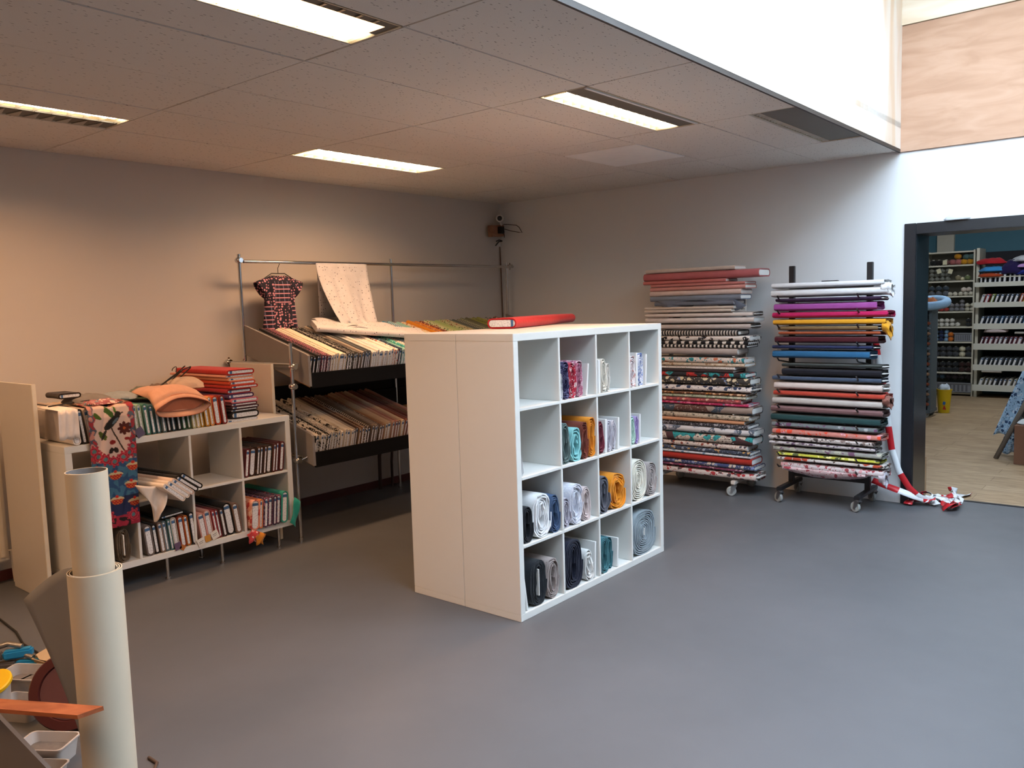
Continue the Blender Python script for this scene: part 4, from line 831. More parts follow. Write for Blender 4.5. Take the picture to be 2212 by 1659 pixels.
def wide(mat, label, x0, x1, zc, th, yb, dep, seed, grp, turns=3, ruf=.006, rz=0, tilt=0, card=True, core=(.3, .82)):
    if turns == 0:
        me, lm = bolt_mesh(round(dep, 2), max(.02, round(th / .8, 2) * .8), .9, seed % 4); o = link(me, 'fabric_bolt', None, (x1, yb, zc), (PI / 2 + tilt, 0, rz), mat)
        o.scale = ((x1 - x0) / .9, th / max(.02, round(th / .8, 2) * .8), 1); tag(o, label, 'fabric bolt', grp); link(lm, 'card_end', o, mat=CARD); return o
    Wk = max(.02, round(th, 2)); me, cm = roll_mesh(Wk, round(dep, 2), .8, turns, seed, core, ruf, 26, .55)
    o = link(me, 'fabric_bolt', None, (x1, yb, zc), (PI / 2 + tilt, 0, rz), mat); o.scale = ((x1 - x0) / .8, th / Wk * .98, 1); tag(o, label, 'fabric bolt', grp)
    if card: q = link(cm, 'card_core', o); q.location.x = .012 / o.scale.x
    return o
FL = lambda a, b, c, s=1: fab('floral', a, b, c, s)
t = emp('bolt_rack', (-.61, 3.33, 0)); tag(t, 'pale metal bolt rack on casters beside the tall shelving, stacked high with cloth', 'rack'); PALE = plain('cream_powder_coat', '#c9c3bb', .45)
for s_ in (-1, 1):
    MB().box((s_ * .34 - .015, -.015, .125), (s_ * .34 + .015, .015, 1.72), bev=.003).obj('upright', PALE, t)
    MB().box((s_ * .34 - .018, -.24, .098), (s_ * .34 + .018, .21, .128), bev=.003).obj('foot_bar', PALE, t)
    caster(t, s_ * .34, -.215, .098, .5); caster(t, s_ * .34, .185, .098, .3, STEEL)
    for k in range(13):
        MB().tube([(s_ * .34, .0, .17 + k * .118), (s_ * .34, -.23, .20 + k * .118)], .004, 8).obj('prong', PALE, t)
MB().box((-.34, -.012, .1), (.34, .012, .128)).obj('crossbar', PALE, t); MB().box((-.34, -.012, 1.66), (.34, .012, 1.69)).obj('crossbar', PALE, t)
KD = [(1.873, 1.842, -1.061, -.247, 'cream', S('#cfc2b8')), (1.84, 1.776, -1.084, -.047, 'deep salmon', S('#b5676a')), (1.774, 1.746, -1.085, -.324, 'salmon pink', S('#c0726f')), (1.744, 1.722, -1.011, -.165, 'coral pink', S('#bf7a76')), (1.72, 1.688, -1.019, -.159, 'light pink', S('#c98f89')), (1.686, 1.645, -1.02, -.197, 'pale blush', S('#cdb9b2')), (1.643, 1.601, -1.014, -.203, 'steel blue', S('#77808f')), (1.599, 1.563, -.977, -.261, 'draped blue-grey', S('#6f7787')),
      (1.553, 1.531, -1.074, -.261, 'thin cream', S('#c6b9ae')), (1.529, 1.506, -1.075, -.281, 'ivory', S('#c9bdb3')), (1.504, 1.463, -1.075, -.103, 'white', S('#cfc6c0')), (1.458, 1.419, -1.068, -.091, 'soft white', S('#cbc2bd')), (1.413, 1.36, -1.062, -.122, 'heavy off-white', S('#c3bab5')), (1.355, 1.313, -1.048, -.223, 'black and white zigzag', fab('bars', '#1c1a1b', '#bdb6ae', s=.55)), (1.309, 1.27, -1.049, -.122, 'white with black crosses', fab('patch', '#d2cbc4', '#18171a', '#d2cbc4', 2.6)), (1.266, 1.24, -1.049, -.135, 'black triangles', fab('geo', '#151417', '#cfc8c0', s=.9)), (1.238, 1.213, -1.05, -.148, 'black and white chevron', fab('bars', '#161518', '#cdc6be', s=.42)), (1.209, 1.158, -1.05, -.23, 'plain warm grey', S('#a59b96')),
      (1.131, 1.088, -1.052, -.173, 'white with teal and orange flowers', FL('#c9beb5', '#2d7a80', '#b56a4b', .9)), (1.086, 1.058, -1.052, -.167, 'sand floral', FL('#b9a893', '#8a6a4c', '#cdbfae', 1.6)), (1.056, 1.034, -1.053, -.25, 'white with black script', fab('sparse', '#cdc6c1', '#33312f', s=2)), (1.03, 1.01, -1.053, -.263, 'dark brown', S('#38292a')), (1.008, .971, -1.054, -.161, 'black with red and teal blocks', fab('patch', '#2b292c', '#2f8f95', '#b5342f', 1.6)), (.968, .911, -1.054, -.123, 'charcoal flowered', FL('#3b3836', '#c9b99a', '#6d7fa5', 1.0)), (.907, .843, -1.056, -.117, 'white with navy flowers', FL('#cdc7c4', '#2f3952', '#3c4a5e', 1.1)), (.841, .821, -1.057, -.161, 'brown and amber', FL('#5b3a28', '#b87a3c', '#caa98a', 1.6)), (.819, .796, -1.057, -.155, 'pale green floral', FL('#a3a893', '#6d7f66', '#c7bfae', 1.6)), (.792, .76, -1.057, -.2, 'red and pink floral', FL('#8c4548', '#c5625a', '#c8a58f', 1.2)), (.757, .738, -1.058, -.136, 'magenta', FL('#a52a52', '#d06a86', '#5b7f8c', 1.0)), (.736, .672, -1.058, -.105, 'taupe with blue patches', fab('patch', '#8f8076', '#3e4c5b', '#5b3d36', .8)),
      (.664, .622, -1.06, -.13, 'cream leaf-printed', FL('#b1a491', '#5a554a', '#8a8272', 1.6)), (.62, .592, -1.06, -.175, 'apricot', S('#b98563')), (.59, .555, -1.061, -.137, 'black and grey brushed', FL('#34343a', '#99979a', '#6a6a72', 1.8)), (.553, .501, -1.062, -.092, 'white with grey strokes', fab('patch', '#bcbabb', '#4d5866', '#8c8f9b', 1.7)), (.495, .426, -1.063, -.105, 'dark red with teal patches', fab('patch', '#4a3133', '#2b8a8c', '#bdb2a5', 1.3)), (.42, .379, -1.064, -.15, 'white with rust flowers', FL('#c3b8b0', '#7c3b2b', '#42414b', 1.4)), (.373, .341, -1.065, -.124, 'navy mixed floral', FL('#343b4a', '#8c93a0', '#b58a4c', 1.4)), (.339, .321, -1.065, -.124, 'white and blue', FL('#bcbcc0', '#5a7a92', '#8c98a4', 1.4)), (.318, .262, -1.066, -.112, 'brick red', S('#98291f')), (.26, .224, -1.067, -.087, 'blue and cream floral', FL('#3a4468', '#b5ab9d', '#6e7fa8', 1.3)), (.222, .204, -1.067, -.189, 'purple-red floral', FL('#5f3048', '#a8485a', '#c0a2a4', 1.4)), (.202, .132, -1.067, -.08, 'white with printed red motifs', FL('#c5bcb8', '#9c3034', '#4d474a', 1.1))]
for i, (zt_, zb_, x0, x1, nm, m) in enumerate(KD):
    wide(m, '%s bolt, %s from the top on the pale rack' % (nm, ordn(i)), x0, x1, (zt_ + zb_) / 2, zt_ - zb_, 3.315, .22, 1 + i % 5, 'bolts stacked on the pale rack', turns=3 if i in (10, 12, 24, 41) else 0, rz=random.uniform(-.012, .012), ruf=.004)
rows = [[(-.94 + .68 * u / 16 + .02 * v, 3.085 + .02 * v - .01 * math.sin(u * .8), 1.606 - .012 * v * (1 + math.sin(u * .55 + .5)) - .018 * math.exp(-((u - 1) / 2.2) ** 2) * v) for u in range(17)] for v in range(5)]
o = sheet(rows, 'draped_edge', S('#6f7787')); tag(o, 'loose blue-grey cloth edge sagging under the steel blue bolt', 'cloth')
# black rack
t = emp('bolt_rack', (.419, 3.335, 0)); tag(t, 'black metal bolt rack on casters beside the doorway, carrying paired cloth bolts', 'rack')
for s_ in (-1, 1):
    MB().box((s_ * .294 - .02, -.02, .125), (s_ * .294 + .02, .02, 1.85), bev=.003).obj('upright', BLACKM, t)
    MB().box((s_ * .294 - .02, -.27, .10), (s_ * .294 + .02, .19, .13), bev=.004).obj('foot_bar', BLACKM, t)
    caster(t, s_ * .294, -.235, .10, -.4 if s_ > 0 else -.5); caster(t, s_ * .294, .165, .10, -.6)
    for zz in (1.588, 1.48, 1.37, 1.24, 1.12, .99, .875, .755, .625, .52, .385, .29):
        MB().tube([(s_ * .294, -.01, zz - .03), (s_ * .294, -.27, zz + .005), (s_ * .294, -.305, zz + .03)], .006, 8).obj('prong', BLACKM, t)
MB().box((-.294, -.012, .175), (.294, .012, .215), bev=.002).obj('crossbar', BLACKM, t); MB().box((-.294, -.012, 1.66), (.294, .012, 1.69), bev=.002).obj('crossbar', BLACKM, t)
MB().box((-.06, -.02, 1.69), (.06, .02, 1.725), bev=.002).obj('top_plate', BLACKM, t)
MD = [(1.711, 1.665, .062, .88, 'upper white', S('#d3d4d6')), (1.663, 1.597, .056, .905, 'lower white', S('#d0d1d3')), (1.592, 1.56, .093, .86, 'dark purple', S('#34203c')), (1.558, 1.488, .08, .835, 'orchid purple', S('#93478c')), (1.49, 1.436, .068, .91, 'magenta', S('#a3164c')), (1.434, 1.384, .074, .895, 'golden yellow', S('#c98f22')), (1.382, 1.342, .111, .843, 'khaki tan', S('#7d6644')), (1.34, 1.309, .118, .859, 'rust orange', S('#9c4b2a')), (1.307, 1.245, .087, .845, 'dark burgundy', S('#45151d')), (1.236, 1.202, .068, .81, 'navy', S('#1d2444')), (1.200, 1.128, .068, .79, 'ocean blue', S('#24567c')), (1.098, 1.064, .142, .873, 'grey-green', S('#353a38')), (1.062, .998, .143, .869, 'black', S('#17171f')), (1.0, .958, .068, .869, 'slate blue', S('#3d4a5e')), (.956, .888, .081, .881, 'pale cream', S('#bdb2ac')), (.886, .838, .075, .90, 'brick red', S('#a13a2b')), (.836, .771, .068, .882, 'light stone grey', S('#aaa5a0')), (.769, .708, .056, .883, 'mauve-brown', S('#705455')), (.706, .640, .056, .868, 'deep green', S('#1f3d3e')), (.638, .590, .062, .85, 'grey with purple flowers', FL('#626a6c', '#5d3f58', '#8b9092', .9)), (.588, .535, .068, .874, 'salmon and red floral', FL('#b4766c', '#c8452f', '#c9909c', .9)), (.533, .488, .037, .831, 'white with brown flowers', FL('#bdb7b4', '#4f4644', '#7d6e68', 1.0)), (.486, .452, .043, .833, 'white and purple floral', FL('#b3aeb0', '#4f3a50', '#6f6a6a', 1.1)), (.450, .402, .075, .88, 'grey pastel floral', FL('#8d8f8a', '#6b4c66', '#a7a99a', .8)), (.400, .370, .106, .865, 'yellow-green', FL('#a8a93c', '#d2cf8c', '#4a5230', .8)), (.368, .334, .106, .897, 'white with brown circles', FL('#bdb9b6', '#3b2a24', '#a8452f', .55)), (.332, .268, .137, .898, 'white with red script', FL('#bcb4b6', '#8f4248', '#c08f92', 1.2))]
for i, (zt_, zb_, x0, x1, nm, m) in enumerate(MD):
    wide(m, '%s bolt, %s from the top of the black rack' % (nm, ordn(i)), x0, x1, (zt_ + zb_) / 2, zt_ - zb_, 3.275, .215, 1 + i % 5, 'bolts on the black rack', turns=3, rz=random.uniform(-.01, .01), ruf=.007, tilt=-.05, card=(i in (2, 6, 9, 10, 11, 12, 13, 14)), core=(.3, .75))
def tail(nm, m, x, y, z, w_, h_, lab, fluff=.02):
    rings = []
    for k in range(6):
        f = k / 5; rings.append([Vector((x + f * w_, y + .055 * math.cos(a) * (1 + .25 * math.sin(a * 4 + k) * f), z + h_ / 2 * math.sin(a) * (1 + .3 * math.sin(a * 5 + k * 2) * f) - fluff * f * f)) for a in [2 * PI * j / 26 for j in range(26)]])
    o = MB().loft(rings, cap=False).obj(nm, m); solid(o, .003); tag(o, lab, 'cloth')
tail('fabric_tail', S('#d3d4d6'), .86, 3.13, 1.655, .07, .08, 'gathered white cloth end sticking out right of the white bolts')
tail('fabric_tail', S('#c98f22'), .87, 3.13, 1.385, .05, .09, 'yellow cloth tail hanging from the right end of the golden yellow bolt', .05)
tail('fabric_tail', S('#7a5046'), .88, 3.13, .845, .05, .075, 'ruffled brown cloth end beside the brick red bolt')
tail('fabric_tail', S('#b7b3bd'), .86, 3.13, .285, .045, .09, 'ruffled grey-white cloth end of the lowest bolt', .03)
# sagging belly under the lowest bolt
rings = []
for k in range(15):
    f = k / 14; x = .15 + f * .62; d = .045 * math.sin(f * PI) ** .8
    rings.append([Vector((x, 3.16 + .09 * math.cos(a), .285 + (.02 * math.sin(a) if math.sin(a) > 0 else (.018 + d) * math.sin(a)) + .004 * math.sin(a * 7 + k))) for a in [2 * PI * j / 24 for j in range(24)]])
o = MB().loft(rings).obj('sagging_cloth', FL('#b9a3a6', '#8f3a44', '#c7b3b5', 1.2)); tag(o, 'sagging folds of pink-red printed cloth under the lowest bolt of the black rack', 'cloth')
# ================================================================ BARRIER TAPE
TR = plain('tape_red', '#b81f28', .35); TW = plain('tape_white', '#d5dade', .35)
def tape(name, pts, nrm, label, cut, w_=.048, root=None, wob=0):
    P = [Vector(p) for p in pts]; D = []; Q = []
    for i in range(len(P) - 1):
        n = max(2, int((P[i + 1] - P[i]).length / .022))
        for k in range(n): Q.append(P[i].lerp(P[i + 1], k / n))
    Q.append(P[-1]); Q = [Q[0]] + [(Q[i - 1] + Q[i] * 2 + Q[i + 1]) / 4 for i in range(1, len(Q) - 1)] + [Q[-1]]; s_ = 0; rows = []; ms = []
    for i, q in enumerate(Q):
        a = (Q[min(i + 1, len(Q) - 1)] - Q[max(i - 1, 0)]).normalized(); nn = Vector(nrm)
        if wob: nn = (nn + Vector((noise.noise(q * 9 + Vector((wob, 0, 0))), noise.noise(q * 9 + Vector((0, wob, 3))), noise.noise(q * 9 + Vector((5, 0, wob))))) * 1.6).normalized()
        sd = a.cross(nn).normalized(); s_ += (q - Q[i - 1]).length if i else 0
        rows.append([q - sd * w_ / 2, q + nn * .004 * math.sin(i * .5), q + sd * w_ / 2]); ms.append(int((s_ + cut) / .185) % 2)
    o = sheet(rows, name, [TR, TW], root, t=.0012, matf=lambda i, j: ms[i]); 
    if label: tag(o, label, 'barrier tape')
    return o
tape('barrier_tape', [(.70, 3.53, 1.26), (.735, 3.52, 1.05), (.775, 3.52, .86), (.80, 3.52, .64), (.835, 3.51, .42), (.89, 3.50, .26), (.965, 3.50, .14), (1.03, 3.52, .075), (1.10, 3.60, .03)], (0, -1, 0), 'red and white barrier tape hanging down the wall between black rack and doorway', .08)
tape('barrier_tape', [(.70, 3.50, .17), (.80, 3.49, .14), (.92, 3.48, .11), (1.0, 3.50, .08), (1.09, 3.58, .04)], (0, -.8, .6), 'loose barrier tape end running from behind the black rack to the doorway', .0)
t = emp('barrier_tape', (1.10, 3.68, 0)); tag(t, 'crumpled heap of red and white barrier tape on the doorway threshold', 'barrier tape')
rr = random.Random(5)
for k in range(9):
    pts = []; a = rr.uniform(0, 6.28); px_, py_ = rr.uniform(-.09, .10), rr.uniform(-.16, .16)
    for i in range(6):
        a += rr.uniform(-1.3, 1.3); px_ += .055 * math.cos(a) * 1.2; py_ += .06 * math.sin(a)
        pts.append((max(-.14, min(.17, px_)), max(-.22, min(.27, py_)), .012 + rr.uniform(0, .055)))
    tape('tape_loop', pts, (0, -.3, .9), None, rr.uniform(0, .3), .06, t, wob=k + 1)
tape('tape_loop', [(.05, .12, .03), (.10, .24, .03), (.14, .34, .02), (.17, .42, .006)], (0, -.3, .9), None, .1, .055, t, wob=3)
# crumpled plastic on the door head
lump('plastic_bag', plain('milky_plastic_film', '#c9ced2', .25), 'crumpled clear plastic lying on top of the door frame', (1.24, 3.545, 2.126), .085, .02, .038, 3.3, 'plastic bag')
# ================================================================ CAMERA IN THE CORNER
t = emp('security_camera', (-2.975, 3.45, 2.50)); tag(t, 'small white security camera with dark ring lens high in the room corner', 'security camera')
d = Matrix.Rotation(-.6, 4, 'Z') @ Matrix.Rotation(PI / 2 + .12, 4, 'X')
CW = plain('camera_white_plastic', '#d6d2cd', .35)
MB().lathe([(0, -.07), (.032, -.07), (.038, .0), (.040, .012), (.036, .02), (.026, .018)], n=26, mtx=Matrix.Rotation(.75, 4, 'Z') @ Matrix.Rotation(PI / 2, 4, 'X')).obj('camera_body', CW, t)
mx_ = Matrix.Rotation(.75, 4, 'Z') @ Matrix.Rotation(PI / 2, 4, 'X')
MB().lathe([(0, .014), (.025, .014), (.025, .010), (0, .010)], n=26, mtx=mx_).obj('lens_ring', plain('lens_black', '#0b0b0d', .15), t)
lm = MB()
for i in range(8): lm.ball(mx_ @ Vector((.018 * math.cos(i * PI / 4), .018 * math.sin(i * PI / 4), .015)), .003, u=8, v=5)
lm.ball(mx_ @ Vector((0, 0, .014)), .009); lm.obj('infrared_lens', plain('lens_glass', '#5c6068', .1), t)
MB().tube([(0, .0, -.02), (0, .02, -.055), (0, .02, -.075)], .009).obj('stalk', CW, t)
t = emp('mounting_block', (-3.0, 3.42, 2.345)); tag(t, 'raw wooden mounting block below the corner camera', 'wooden block'); MB().box((-.03, -.10, -.03), (.03, .10, .085), bev=.004, rot=Matrix.Rotation(.05, 4, 'X')).obj('wood_block', ply_mat('raw_pine_block', '#8a5f48', '#9a6e54', '#a97e62', 1, 3), t)
t = emp('junction_box', (-2.945, 3.43, 2.375)); tag(t, 'small black power box screwed onto the wooden mounting block', 'power box'); MB().box((-.022, -.03, -.032), (.022, .034, .038), bev=.005).obj('box_shell', plain('black_plastic', '#15120f', .4), t); MB().tube([(.02, 0, -.03), (.03, .02, -.05), (.03, .015, -.075)], .003).obj('lead', WIRE, t)
o = MB().tube([(-2.93, 3.47, 2.39), (-2.88, 3.50, 2.37), (-2.80, 3.54, 2.35), (-2.76, 3.545, 2.345), (-2.80, 3.55, 2.40), (-2.84, 3.555, 2.425), (-2.93, 3.53, 2.44), (-2.985, 3.52, 2.445)], .0035).obj('black_cable', WIRE); tag(o, 'black cable looping right of the mounting block in the corner', 'cable')
t = emp('cable_clip', (-2.99, 3.44, 2.25)); tag(t, 'black v-shaped cable stub under the corner block', 'cable'); MB().tube([(.0, -.05, -.03), (.02, -.02, .012), (.02, .03, .02)], .007).tube([(0, -.04, .015), (.02, -.01, .03), (.02, .035, .02)], .006).obj('cable_end', WIRE, t)
o = MB().tube([(-3.06, 3.54, 2.22), (-3.055, 3.545, 1.9), (-3.055, 3.545, 1.2), (-3.055, 3.545, .07)], .006).obj('corner_cable', plain('rusty_brown_cable', '#6b5142', .7)); tag(o, 'thin brown cable running down the room corner', 'cable')
# ================================================================ FOREGROUND LEFT: vinyl rolls and clutter
VB = plain('vinyl_backing_cream', '#c9bfaa', .7, var=.04, nscale=5, bump=.05); VG = plain('vinyl_grey_face', '#7b7d80', .45)
BX, BY = -.182, -1.988; ZR = .785
def vroll(name, c, r, z1, label, turns=2.6, gap=.006, th=.003, a0=0, mats=None):
    t = emp(name, (c[0], c[1], 0)); tag(t, label, 'vinyl roll'); n = 48; m = MB(); tot = int(turns * n); A, Bv = [], []
    for i in range(tot + 1):
        a = a0 - 2 * PI * i / n; rr_ = r - (gap + th) * i / n
        for lst, q in ((A, rr_), (Bv, rr_ - th)):
            x, y = q * math.cos(a), q * math.sin(a); lst.append([m.b.verts.new((x, y, 0)), m.b.verts.new((x, y, z1))])
    for i in range(tot):
        for lst, mi in ((A, 0), (Bv, 1)):
            f = m.b.faces.new((lst[i][0], lst[i + 1][0], lst[i + 1][1], lst[i][1])); f.smooth = True; f.material_index = mi
        for k in (0, 1): m.b.faces.new((A[i][k], A[i + 1][k], Bv[i + 1][k], Bv[i][k]))
    for i in (0, tot): m.b.faces.new((A[i][0], A[i][1], Bv[i][1], Bv[i][0]))
    m.obj('rolled_sheet', mats or [VB, VG], t); return t
vroll('vinyl_roll', (BX - .004, BY + .004), .067, 1.115, 'narrow cream vinyl roll standing upright inside the wider roll', 1.22, .004, .003, -.25)
t = vroll('vinyl_roll', (BX, BY), .087, ZR, 'wide cream vinyl roll standing on the floor, its grey side curling open at left', 2.4, .004, .003, PI * 1.12)
# the loose outer flap, opening to the left: ruled from the roll's tangent line to the free edge
tx, ty = .086 * -.93, .086 * -.36; rows = []
for i in range(21):
    f = i / 20 * 1.02; q = max(0, 1 - f); ext = .300 * q ** 1.35 + .004; r = []
    for j in range(13):
        u = j / 12; bow = .020 * math.sin(u * PI) * q
        r.append((tx - ext * u * .93 - bow * .2, ty - ext * u * .37 + bow + .05 * u * q, ZR - f * .74 - .150 * q * (.3 * u + .7 * u * u)))
    rows.append(r)
o = sheet(rows, 'loose_flap', VG, t, t=.003)
def at(px, py, z): return (px, py, z)
LATH = ply_mat('orange_stained_lath', '#8d4a28', '#a35a33', '#b26a40', 0, 4)
t = emp('wooden_lath', (.02, -2.125, .405), (0, .115, 3.43)); tag(t, 'orange-brown wooden lath end poking in front of the standing vinyl roll', 'wooden lath')
k = MB(); k.prism([(.0, .034), (.80, .034), (.80, -.030), (-.035, -.030)], .013); k.obj('lath', LATH, t)
t = emp('grey_board', (-.44, -2.215, 0), (0, 0, .337)); tag(t, 'grey board leaning diagonally at the lower left photo edge', 'board')
MB().prism([(-.35, .0), (.35, .0), (.35, .052), (-.35, .548)], .014, Matrix.Rotation(PI / 2, 4, 'X')).obj('board_panel', plain('grey_primed_board', '#77716e', .6), t)
def tub(name, loc, sx_, sy_, h, mat, label, rz=0, cat='plastic tub', inner=None):
    t = emp(name, loc, (0, 0, rz)); tag(t, label, cat); o1 = []; 
    def rr_(sx, sy, z, r=.02):
        p = []
        for cx, cy, a0 in ((sx - r, sy - r, 0), (-sx + r, sy - r, PI / 2), (-sx + r, -sy + r, PI), (sx - r, -sy + r, 1.5 * PI)):
            for q in range(5): a = a0 + q * PI / 8; p.append(Vector((cx + r * math.cos(a), cy + r * math.sin(a), z)))
        return p
    MB().loft([rr_(sx_ * .86, sy_ * .86, 0), rr_(sx_ * .97, sy_ * .97, h * .93), rr_(sx_ * 1.04, sy_ * 1.04, h * .94), rr_(sx_ * 1.04, sy_ * 1.04, h), rr_(sx_ * .97, sy_ * .97, h), rr_(sx_ * .83, sy_ * .83, .006)]).obj('tub_body', mat, t)
    if inner: MB().loft([rr_(sx_ * .84, sy_ * .84, .008), rr_(sx_ * .88, sy_ * .88, h * .5)]).obj('tub_contents', inner, t)
    return t
MILK = plain('milky_plastic', '#a8a29c', .35, var=.2, nscale=30); PLAST = plain('dried_plaster', '#6b645e', .9, var=.35, nscale=45)
tub('plastic_tub', (-.60, -2.03, 0), .095, .065, .075, plain('white_tub_plastic', '#b9b4b0', .35), 'white rectangular plastic tub on the floor beside the vinyl roll', .6, inner=PLAST)
tub('plastic_tub', (-.47, -2.10, 0), .075, .055, .05, plain('white_tub_plastic', '#b9b4b0', .35), 'second white plastic tub cut by the bottom photo edge, nearest the roll', .6)
tub('plastic_tub', (-1.27, -1.85, 0), .11, .075, .09, MILK, 'plaster-smeared milky plastic tub behind the yellow lid', .55, inner=PLAST)
tub('plastic_tub', (-1.06, -1.95, 0), .10, .07, .06, MILK, 'low plaster-smeared tray left of the brown disc', .5, inner=PLAST)
t = emp('yellow_lid', (-1.19, -2.0, .11), (.35, .25, 0)); tag(t, 'bright yellow round lid at the left photo edge', 'lid'); MB().lathe([(0, 0), (.066, 0), (.07, .004), (.07, .016), (.064, .02), (.05, .018), (0, .018)]).obj('lid_disc', plain('yellow_plastic', '#d8ad08', .4), t)
t = emp('paint_pot', (-1.195, -2.0, 0)); tag(t, 'clear smeared pot standing under the yellow lid', 'pot'); MB().lathe([(0, 0), (.055, 0), (.06, .11), (.056, .11), (.05, .006), (0, .006)]).obj('pot_body', MILK, t)
t = emp('cable_reel', (-.79, -1.86, .145), (.0, 1.25, -.75)); tag(t, 'dark red-brown round disc leaning behind the vinyl flap', 'disc'); RB = plain('oxide_brown_plastic', '#4a1d18', .4)
MB().lathe([(.0, -.03), (.145, -.03), (.15, -.024), (.15, .020), (.145, .026), (.112, .026), (.108, .012), (0, .012)], n=44).obj('disc_rim', RB, t); MB().lathe([(0, .014), (.107, .014), (.107, .018), (0, .018)], n=40).obj('disc_face', plain('oxide_brown_face', '#5c3530', .5), t)
BL = plain('blue_tool_plastic', '#1b7aa6', .4); GR = plain('grey_tool_plastic', '#59534f', .5)
for i, (x, y, z, rz, ln, lb) in enumerate(((-1.455, -1.825, .06, .68, .13, 'blue and grey tool handle lying on the clutter, lower one'), (-1.50, -1.86, .105, .95, .12, 'blue clamp lying on the clutter above the tool handle'))):
    t = emp('hand_tool', (x, y, z), (0, -.05, rz)); tag(t, lb, 'tool'); MB().box((-.22, -.02, -.015), (0, .02, .02), bev=.008).obj('grip', GR, t); MB().box((0, -.023, -.018), (ln, .023, .022), bev=.008).obj('blue_sleeve', BL, t)
    MB().tube([(-.05, .03, .03), (.02, .02, .045), (.08, .0, .03)], .012).obj('metal_arm', STEEL, t)
tub('tool_tray', (-1.50, -1.84, 0), .17, .09, .045, plain('black_tool_tray', '#262626', .5), 'black tool tray on the floor under the blue tools', .3, 'tray')
t = emp('torn_card', (-1.34, -1.72, .10), (.3, .2, .3)); tag(t, 'torn beige cardboard scrap behind the blue tools', 'card'); MB().prism([(-.06, -.03), (-.02, -.045), (.05, -.03), (.07, .02), (.02, .035), (-.05, .03)], .004).obj('card_scrap', plain('kraft_card', '#a8906f', .9), t)
tub('card_box', (-1.32, -1.72, 0), .09, .05, .095, plain('kraft_card', '#8f7455', .9), 'small brown box under the cardboard scrap', .2, 'box')
t = emp('wood_scraps', (-.72, -2.12, 0)); tag(t, 'dark splintered wood offcuts between the lath and the white tub', 'wood offcut')
k = MB(); k.box((-.16, -.03, 0), (.14, .02, .02), rot=Matrix.Rotation(.5, 4, 'Z')); k.obj('offcut', plain('dark_wood_scrap', '#3a2418', .8, var=.3), t); k = MB(); k.box((-.12, -.02, .02), (.12, .02, .045), rot=Matrix.Rotation(-.2, 4, 'Z')); k.obj('offcut', plain('mid_wood_scrap', '#5a3a24', .8, var=.3), t)
o = MB().tube([(-2.62, -1.62, .006), (-2.35, -1.60, .006), (-2.05, -1.62, .006), (-1.85, -1.66, .006), (-1.70, -1.66, .006), (-1.55, -1.66, .006), (-1.3, -1.62, .006)], .005).obj('floor_cable', WIRE); tag(o, 'thin black cable curving over the floor near the radiator', 'cable')
o = MB().tube([(-.30, -1.80, .006), (-.24, -1.80, .006), (-.20, -1.83, .006), (-.155, -1.875, .006), (-.11, -1.93, .006), (-.06, -2.0, .006)], .006).obj('floor_cable', plain('brown_flex', '#4a3a30', .6)); tag(o, 'brown cable loop on the floor right of the vinyl roll', 'cable')
# ================================================================ THE NEXT ROOM seen through the doorway
YS_ = 11.05
SHW = plain('warm_white_shelf', '#cfcab8', .5, var=.02)
t = emp('yarn_bookcase', (-.70, YS_, 0)); tag(t, 'tall cream bookcase of yarn against the far wall of the next room', 'bookcase')
LV = [2.222, 2.016, 1.775, 1.542, 1.305, 1.07, .838, .602, .365, .05]
for x in (0, .67): MB().box((x, 0, 0), (x + .022, .32, 2.235)).obj('side_panel', SHW, t)
for z in LV: MB().box((.022, 0, z - .022), (.67, .32, z)).obj('shelf', SHW, t)
MB().box((.0, .32, 0), (.69, .335, 2.23)).obj('back_panel', plain('bookcase_back', '#8c887c', .8), t)
def skein_mesh():
    m = MB(); m.ball((0, 0, 0), 1, scl=(1, 1.3, .86), u=16, v=10)
    for i in range(5): m.tube([(math.cos(a) * (.98), 1.3 * math.sin(a) * math.cos(.5 + i * .5), .86 * math.sin(a) * math.sin(.5 + i * .5)) for a in [2 * PI * j / 16 for j in range(16)]], .07, 5, closed=True)
    me = m.mesh('yarn_ball', fab('solid', '#888888')); b = MB().lathe([(.93, -.28), (.97, -.24), (.97, .24), (.93, .28)], n=18, mtx=Matrix.Rotation(PI / 2, 4, 'Y'))
    return me, b.mesh('paper_band', plain('yarn_paper_band', '#d2cec0', .7))
YB_, YBB = skein_mesh(); YCNT = {}
def yarn(shelf, x, col, nm, r=.045, dz=0, band=True, dy=0):
    k = (shelf, nm); YCNT[k] = YCNT.get(k, 0) + 1
    o = link(YB_, 'yarn_ball', None, (x, YS_ + .08 + dy, LV[shelf] + r * .86 + dz + .001), (0, 0, random.uniform(-.2, .2)), S(col)); o.scale = (r,) * 3
    tag(o, '%s yarn ball, %s of that colour on the %s bookcase shelf' % (nm, ordn(YCNT[k] - 1), ['', 'top', 'second', 'third', 'fourth', 'fifth', 'sixth', 'seventh', 'eighth', 'bottom'][shelf]), 'yarn ball', 'yarn balls in the cream bookcase')
    if band: link(YBB, 'paper_band', o)
Y = [(1, -.60, '#20201f', 'black'), (1, -.52, '#25201f', 'black'), (1, -.42, '#75514c', 'mauve'), (1, -.33, '#a35f5c', 'dusty pink'), (1, -.25, '#ab6664', 'dusty pink'), (1, -.26, '#c08420', 'mustard'), (1, -.17, '#c88c1e', 'mustard'), (1, -.09, '#c2861f', 'mustard'), (1, -.14, '#4e6a66', 'sea green'), (1, -.07, '#4d6560', 'sea green')]
zz = {5: .085, 8: .07, 9: .07}
for i, (s_, x, c, n) in enumerate(Y): yarn(s_, x, c, n, .05, zz.get(i, 0), band=i < 3)
